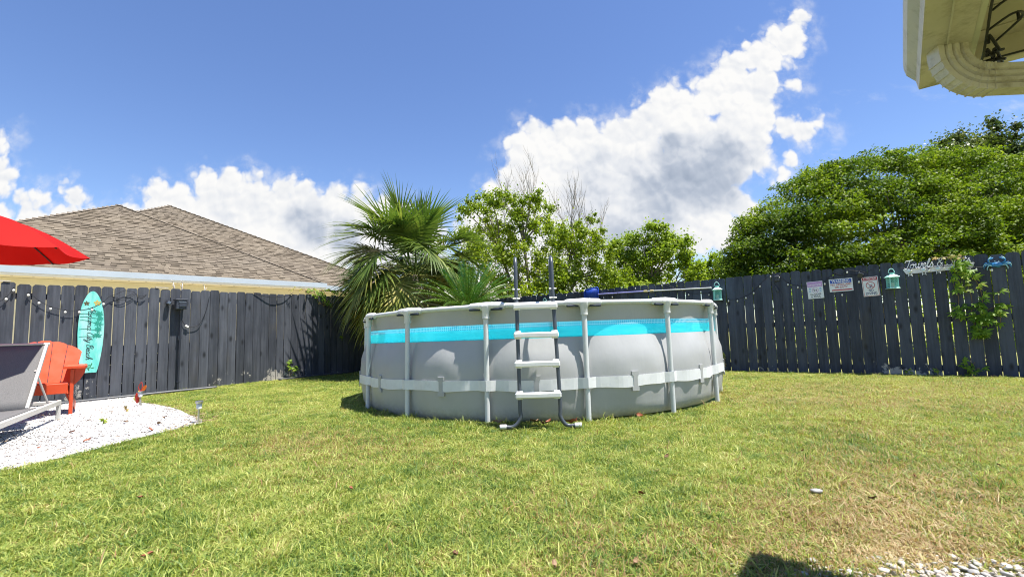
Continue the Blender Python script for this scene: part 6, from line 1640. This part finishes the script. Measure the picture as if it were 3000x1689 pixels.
# ------------------------------------------------------------------ the house eave overhead at right
def eave():
    K = .95; c = Vector((1.441, 1.564, 1.628)); u = Vector((.640, .768, 0)).normalized(); v = Vector((.768, -.640, 0)).normalized()
    M_G = pm('white_gutter', (.56, .52, .48), .45, .10, 7, dirt=(.22, .19, .12), dirt_amt=.75); M_S = pm('cream_ceiling', (.56, .51, .43), .6, .06, 4, dirt=(.3, .26, .15), dirt_amt=.3); M_D = pm('downspout_cream', (.56, .53, .50), .42, .09, 9, dirt=(.24, .19, .12), dirt_amt=.7); M_FE = pm('fascia_streaked', (.60, .60, .55), .6, .10, 6, dirt=(.22, .26, .24), dirt_amt=.7)
    P = lambda a, b, z: c + (u * a + v * b + ZV * (z - 1.67)) * K     # a along the eave (0 at the corner), b toward the house
    e = empty('rain_gutter', P(-1, .06, 1.67), 'cream rain gutter with a ribbed downspout elbow at the top right', 'gutter')
    L0 = -4.5
    prof = [(0.117, 1.79), (0.117, 1.670), (0.0, 1.670), (-.006, 1.705), (-.030, 1.735), (-.036, 1.762), (-.036, 1.790), (-.024, 1.790), (-.024, 1.768), (-.018, 1.742), (.006, 1.712), (.012, 1.682), (.105, 1.682), (.105, 1.79)]
    MB().loft([[P(a, b, z) for b, z in prof] for a in (L0, -.002)], True, True).build('trough', M_G, e)
    MB().prism([(b * K, (z - 1.67) * K) for b, z in prof[:7]], c + u * .0005, v, ZV, .004, .004).build('end_cap', M_G, e)
    MB().box(P(-2.25, .060, 1.6685), (4.4 * K, .004, .003), Matrix((u, v, ZV)).transposed()).build('seam', M_D, e)
    # downspout: rectangular ribbed section swept through an elbow
    w = Vector((.985, -.172, 0)).normalized()
    o = P(-.285, .062, 1.672)
    path = [o, o - ZV * .026]
    dirs = [-ZV, -ZV]
    p = o - ZV * .026; n = 9; arc = .140
    for i in range(1, n + 1):
        an = R(86) * i / n; d = (-ZV * math.cos(an) + w * math.sin(an)).normalized(); p = p + d * (arc / n); path.append(p.copy()); dirs.append(d)
    for i in range(1, 5): path.append(p + d * (.28 * i)); dirs.append(d)
    side = w.cross(ZV).normalized()
    if side.y > 0: side = -side           # toward the camera
    def section(i, k=1.0):
        d = dirs[i]; inn = side.cross(d).normalized(); W, D = .039 * k, .027 * k
        pts = []
        for a_ in (-1, -.62, -.5, -.38, -.12, 0, .12, .38, .5, .62, 1):
            rib = .006 if a_ in (-.5, 0, .5) else 0
            pts.append(path[i] + inn * (a_ * W) + side * (D - .004 + rib * -1))
        for a_ in (1, .3, -.3, -1): pts.append(path[i] + inn * (a_ * W) - side * D)
        return pts
    elb = MB().loft([section(i, 1.0) for i in (0, 1)] + [section(i, 1.0) for i in range(2, n + 2)], True, False).build('elbow', M_D, e)
    for i in range(2, n + 2):
        MB().loft([section(i, 1.055), [q + dirs[i] * .004 for q in section(i, 1.055)]], True, True).build('elbow_crimp', M_D, elb)
    MB().loft([section(i, .965) for i in range(n + 1, len(path))], True, False).build('downspout', M_D, e)
    jn = n + 2
    MB().loft([section(jn, 1.03), [q_ + dirs[jn] * .012 for q_ in section(jn, 1.03)]], True, True).build('pipe_joint', M_D, e)
    q = path[n + 2] - ZV * .030 + side * .030
    MB().lathe(q, [(.004, 0), (.003, .002)], 8, side).build('screw', pm('rusty_screw', (.10, .05, .025), .8), e)
    r = empty('porch_roof', P(-2, 1.2, 1.75), 'cream planked porch ceiling and roof edge at the top right corner', 'roof')
    rot = Matrix((u, v, ZV)).transposed()
    for i in range(26):
        MB().box(P(-.075 - .150 * i - .0, 1.33, 1.757), (.143 * K, 2.40 * K, .010), rot).build('ceiling_plank', M_S, r)
    MB().box(P(-.03, 1.33, 1.735), (.055 * K, 2.40 * K, .11 * K), rot, .004).build('end_beam', M_S, r)
    MB().box(P(-2.27, .126, 1.725), (4.42 * K, .014, .10 * K), rot).build('fascia', M_FE, r)
    MB().box(P(-2.28, 1.31, 1.815), (4.5 * K, 2.50 * K, .025), rot).build('roof_deck', pm('roof_shingle_edge', (.16, .14, .12), .9, .2, 20), r)
    MB().box(P(-2.28, .02, 1.800), (4.5 * K, .05, .010), rot).build('drip_edge', M_FE, r)
    s = empty('icicle_lights', P(-.2, .15, 1.74), 'tangled black icicle light wire under the porch ceiling', 'string lights')
    rng = random.Random(6)
    def wire(pts, r_=.0035): rope(MB(), pts, r_, 5).build('wire', M_BLACK, s)
    wire([P(-1.2, .14, 1.69), P(-.7, .14, 1.685), P(-.45, .145, 1.69), P(-.30, .15, 1.68), P(-.20, .15, 1.66), P(-.13, .15, 1.655)])
    wire([P(-.13, .15, 1.655), P(-.11, .18, 1.665), P(-.10, .25, 1.668), P(-.09, .36, 1.672), P(-.08, .6, 1.675), P(-.08, 1.0, 1.675)])
    wire([P(-.30, .15, 1.68), P(-.33, .20, 1.695), P(-.28, .225, 1.70), P(-.22, .17, 1.67)])
    wire([P(-.12, .17, 1.66), P(-.09, .22, 1.64), P(-.08, .27, 1.635), P(-.06, .31, 1.64)])
    wire([P(-.40, .15, 1.69), P(-.42, .18, 1.70), P(-.42, .21, 1.70)])
    for k in range(7):
        p = P(-.20 + rng.uniform(-.06, .09), .15 + rng.uniform(0, .03), 1.655 + rng.uniform(-.015, .02)); wire([p, p + u * rng.uniform(-.04, .04) + ZV * rng.uniform(-.02, .02), p + u * rng.uniform(-.05, .05) + ZV * rng.uniform(-.03, .01) + v * .02], .0042)
    for a, b in ((-.10, .30), (-.09, .45), (-.33, .21)):
        p = P(a, b, 1.67); MB().tube([p, p + ZV * .03 + u * .01], [.005, .003], 6).build('bulb', M_SOCK, s)
eave()

# ------------------------------------------------------------------ small things on the ground
def stones():
    rng = np.random.default_rng(77); rr = random.Random(77)
    M = []
    for k, c in enumerate(((.46, .455, .44), (.38, .37, .35), (.30, .29, .28))): M.append(pm('river_stone_%s' % ('white', 'pale', 'grey')[k], c, .6, .10, 60, bump=.3, bscale=150))
    meshes = [pebble_mesh(rng, .38, 'stone', 2) for _ in range(8)]
    for me in meshes: me.polygons.foreach_set('use_smooth', [True] * len(me.polygons))
    placed = []; tries = 0
    while len(placed) < 130 and tries < 4000:
        tries += 1
        x = rng.normal(1.48, .34); y = rng.normal(1.56, .085)
        if not (.9 < x < 2.1 and 1.30 < y < 1.74): continue
        s = rng.uniform(.008, .021)
        if any((x - a) ** 2 + (y - b) ** 2 < ((s + c) * .82) ** 2 for a, b, c in placed): continue
        placed.append((x, y, s))
        me = rr.choice(meshes); o = bpy.data.objects.new('stone', me); COL.objects.link(o)
        if len(me.materials) == 0: me.materials.append(rr.choice(M))
        o.location = (x, y, gz(x, y) + s * .30 + .004); o.scale = (s, s, s); o.rotation_euler = (rng.normal(0, .2), rng.normal(0, .2), rng.uniform(0, 6.28))
        tag(o, 'smooth whitish river stone in the stone patch at the lower right edge', 'stone', 'river stones at the lower right edge')
    me = meshes[0].copy(); me.materials.clear(); me.materials.append(M[2]); o = bpy.data.objects.new('stone', me); COL.objects.link(o); o.location = (1.467, 2.373, gz(1.467, 2.373) + .026); o.scale = (.028, .022, .024)
    tag(o, 'lone pale stone half sunk in the lawn above the stone patch', 'stone')
    n = 2600; x = rng.normal(1.47, .42, n); y = rng.normal(1.50, .12, n); k = (y > 1.2) & (y < 1.80); x, y = x[k], y[k]; s = rng.uniform(.003, .009, len(x))
    o = instancer('pebble_litter', np.stack([x, y, gz_np(x, y) + .004], 1), rng.uniform(0, 6.28, (len(x), 3)), np.stack([s, s, s], 1), rng.integers(0, 4, len(x)), [pebble_mesh(rng, .5) for _ in range(4)], pm('pebble_litter', (.45, .40, .34), .8, .3, 90))
    tag(o, 'fine pebbles and grit between the river stones', 'grit', kind='stuff')
stones()
def fallen_leaves():
    M = [pm('dry_leaf_%s' % n, c, .6, .25, 60) for n, c in (('rust', (.22, .065, .025)), ('brown', (.13, .06, .03)), ('tan', (.20, .12, .06)))]
    rr = random.Random(19); meshes = []
    for k in range(4):
        V = []; F = []; L_ = 1.0
        for i in range(6):
            t = i / 5; w = .26 * math.sin(math.pi * min(1, t * .93 + .05)) ** .8
            for s_ in (-1, 0, 1): V.append((s_ * w, (t - .5) * L_, .16 * abs(s_) * (1 + .4 * math.sin(k + i)) + .22 * (t - .5) ** 2 + .05 * math.sin(i * 1.7 + k)))
        for i in range(5):
            for c_ in range(2): q = i * 3 + c_; F.append((q, q + 1, q + 4, q + 3))
        me = np_mesh('fallen_leaf', V, F); me.materials.append(M[k % 3]); meshes.append(me)
    lawn = [(-1.42, 1.86), (.40, 1.70), (.12, 1.70), (-.24, 1.80), (.62, 2.4), (1.85, 3.1), (1.65, 2.25), (-.9, 2.6), (2.1, 2.55), (-2.0, 2.55), (.95, 3.05), (-.55, 3.6), (2.7, 2.7), (1.3, 2.75)]
    grav = [(-3.75, 3.75), (-3.55, 3.95), (-3.9, 3.5), (-4.0, 4.3), (-3.45, 4.6), (-4.4, 4.9), (-4.6, 5.6), (-3.65, 4.95), (-3.9, 4.75), (-3.30, 4.30)]
    pool = [(.28, 4.06), (.16, 4.10), (.22, 4.04), (.50, 4.06), (-.16, 4.12), (.47, 4.03), (1.1, 4.20)]
    for pts, lb, gp, s0, dz in ((lawn, 'curled dry brown leaf lying on the open lawn', 'dry leaves on the lawn', .034, .026), (grav, 'dry leaf lying on the white gravel', 'dry leaves on the gravel', .05, .03), (pool, 'dry brown leaf caught against the pool foot by the ladder', 'dry leaves at the pool foot', .075, .05)):
        for x, y in pts:
            o = bpy.data.objects.new('fallen_leaf', rr.choice(meshes)); COL.objects.link(o); s = s0 * rr.uniform(.7, 1.3)
            o.location = (x, y, gz(x, y) + dz); o.scale = (s, s, s); o.rotation_euler = (rr.uniform(-.5, .5), rr.uniform(-.5, .5), rr.uniform(0, 6.28)); tag(o, lb, 'leaf', gp)
fallen_leaves()
def gravel_litter():
    """twigs and leaf crumbs strewn over the gravel, densest along its edge"""
    rng = np.random.default_rng(3); V = []; F = []
    E = [Vector((x, y, 0)) for x, y in GRAVEL[3:10]]
    for i in range(330):
        if i < 170:
            k = rng.integers(0, len(E) - 1); q = E[k].lerp(E[k + 1], rng.random()); x, y = q.x + rng.normal(0, .07) - .02, q.y + rng.normal(0, .07)
        else:
            x, y = rng.uniform(-6.2, -3.1), rng.uniform(3.2, 7.2)
            if not in_poly(np.array([x]), np.array([y]), GRAVEL)[0]: continue
        a = rng.uniform(0, 6.28); l = rng.uniform(.015, .05); w = rng.uniform(.003, .007); z = gz(x, y) + .032; b = len(V)
        dx, dy = math.cos(a) * l, math.sin(a) * l
        V += [(x - dx, y - dy, z), (x + dy / l * w, y - dx / l * w, z + .004), (x + dx, y + dy, z + rng.uniform(-.004, .012)), (x - dy / l * w, y + dx / l * w, z + .006)]; F.append((b, b + 1, b + 2, b + 3))
    me = np_mesh('leaf_litter', V, F); o = link_mesh('leaf_litter', me, pm('litter_brown', (.22, .15, .08), .8, .4, 40)); tag(o, 'brown twig and leaf litter along the gravel edge', 'litter', kind='stuff')
gravel_litter()
def sprouts():
    for k, (x, y, lb) in enumerate(((-4.12, 4.75, 'small green weed sprouting alone in the white gravel'), (-4.55, 5.55, 'small brownish weed in the gravel near the ornament'))):
        e = empty('gravel_weed', (x, y, gz(x, y)), lb, 'weed'); rng = random.Random(k)
        for i in range(4): put_leaf(e, Vector((x, y, gz(x, y) + .03 + .012 * i)), Vector((0, -1, 0)), Vector((math.cos(i * 1.7), math.sin(i * 1.7), .3)), .5, rng, (LEAF_M, LEAF_Y)[k])
        MB().tube([(x, y, gz(x, y)), (x, y, gz(x, y) + .07)], .003, 5).build('stem', M_STEM, e)
sprouts()
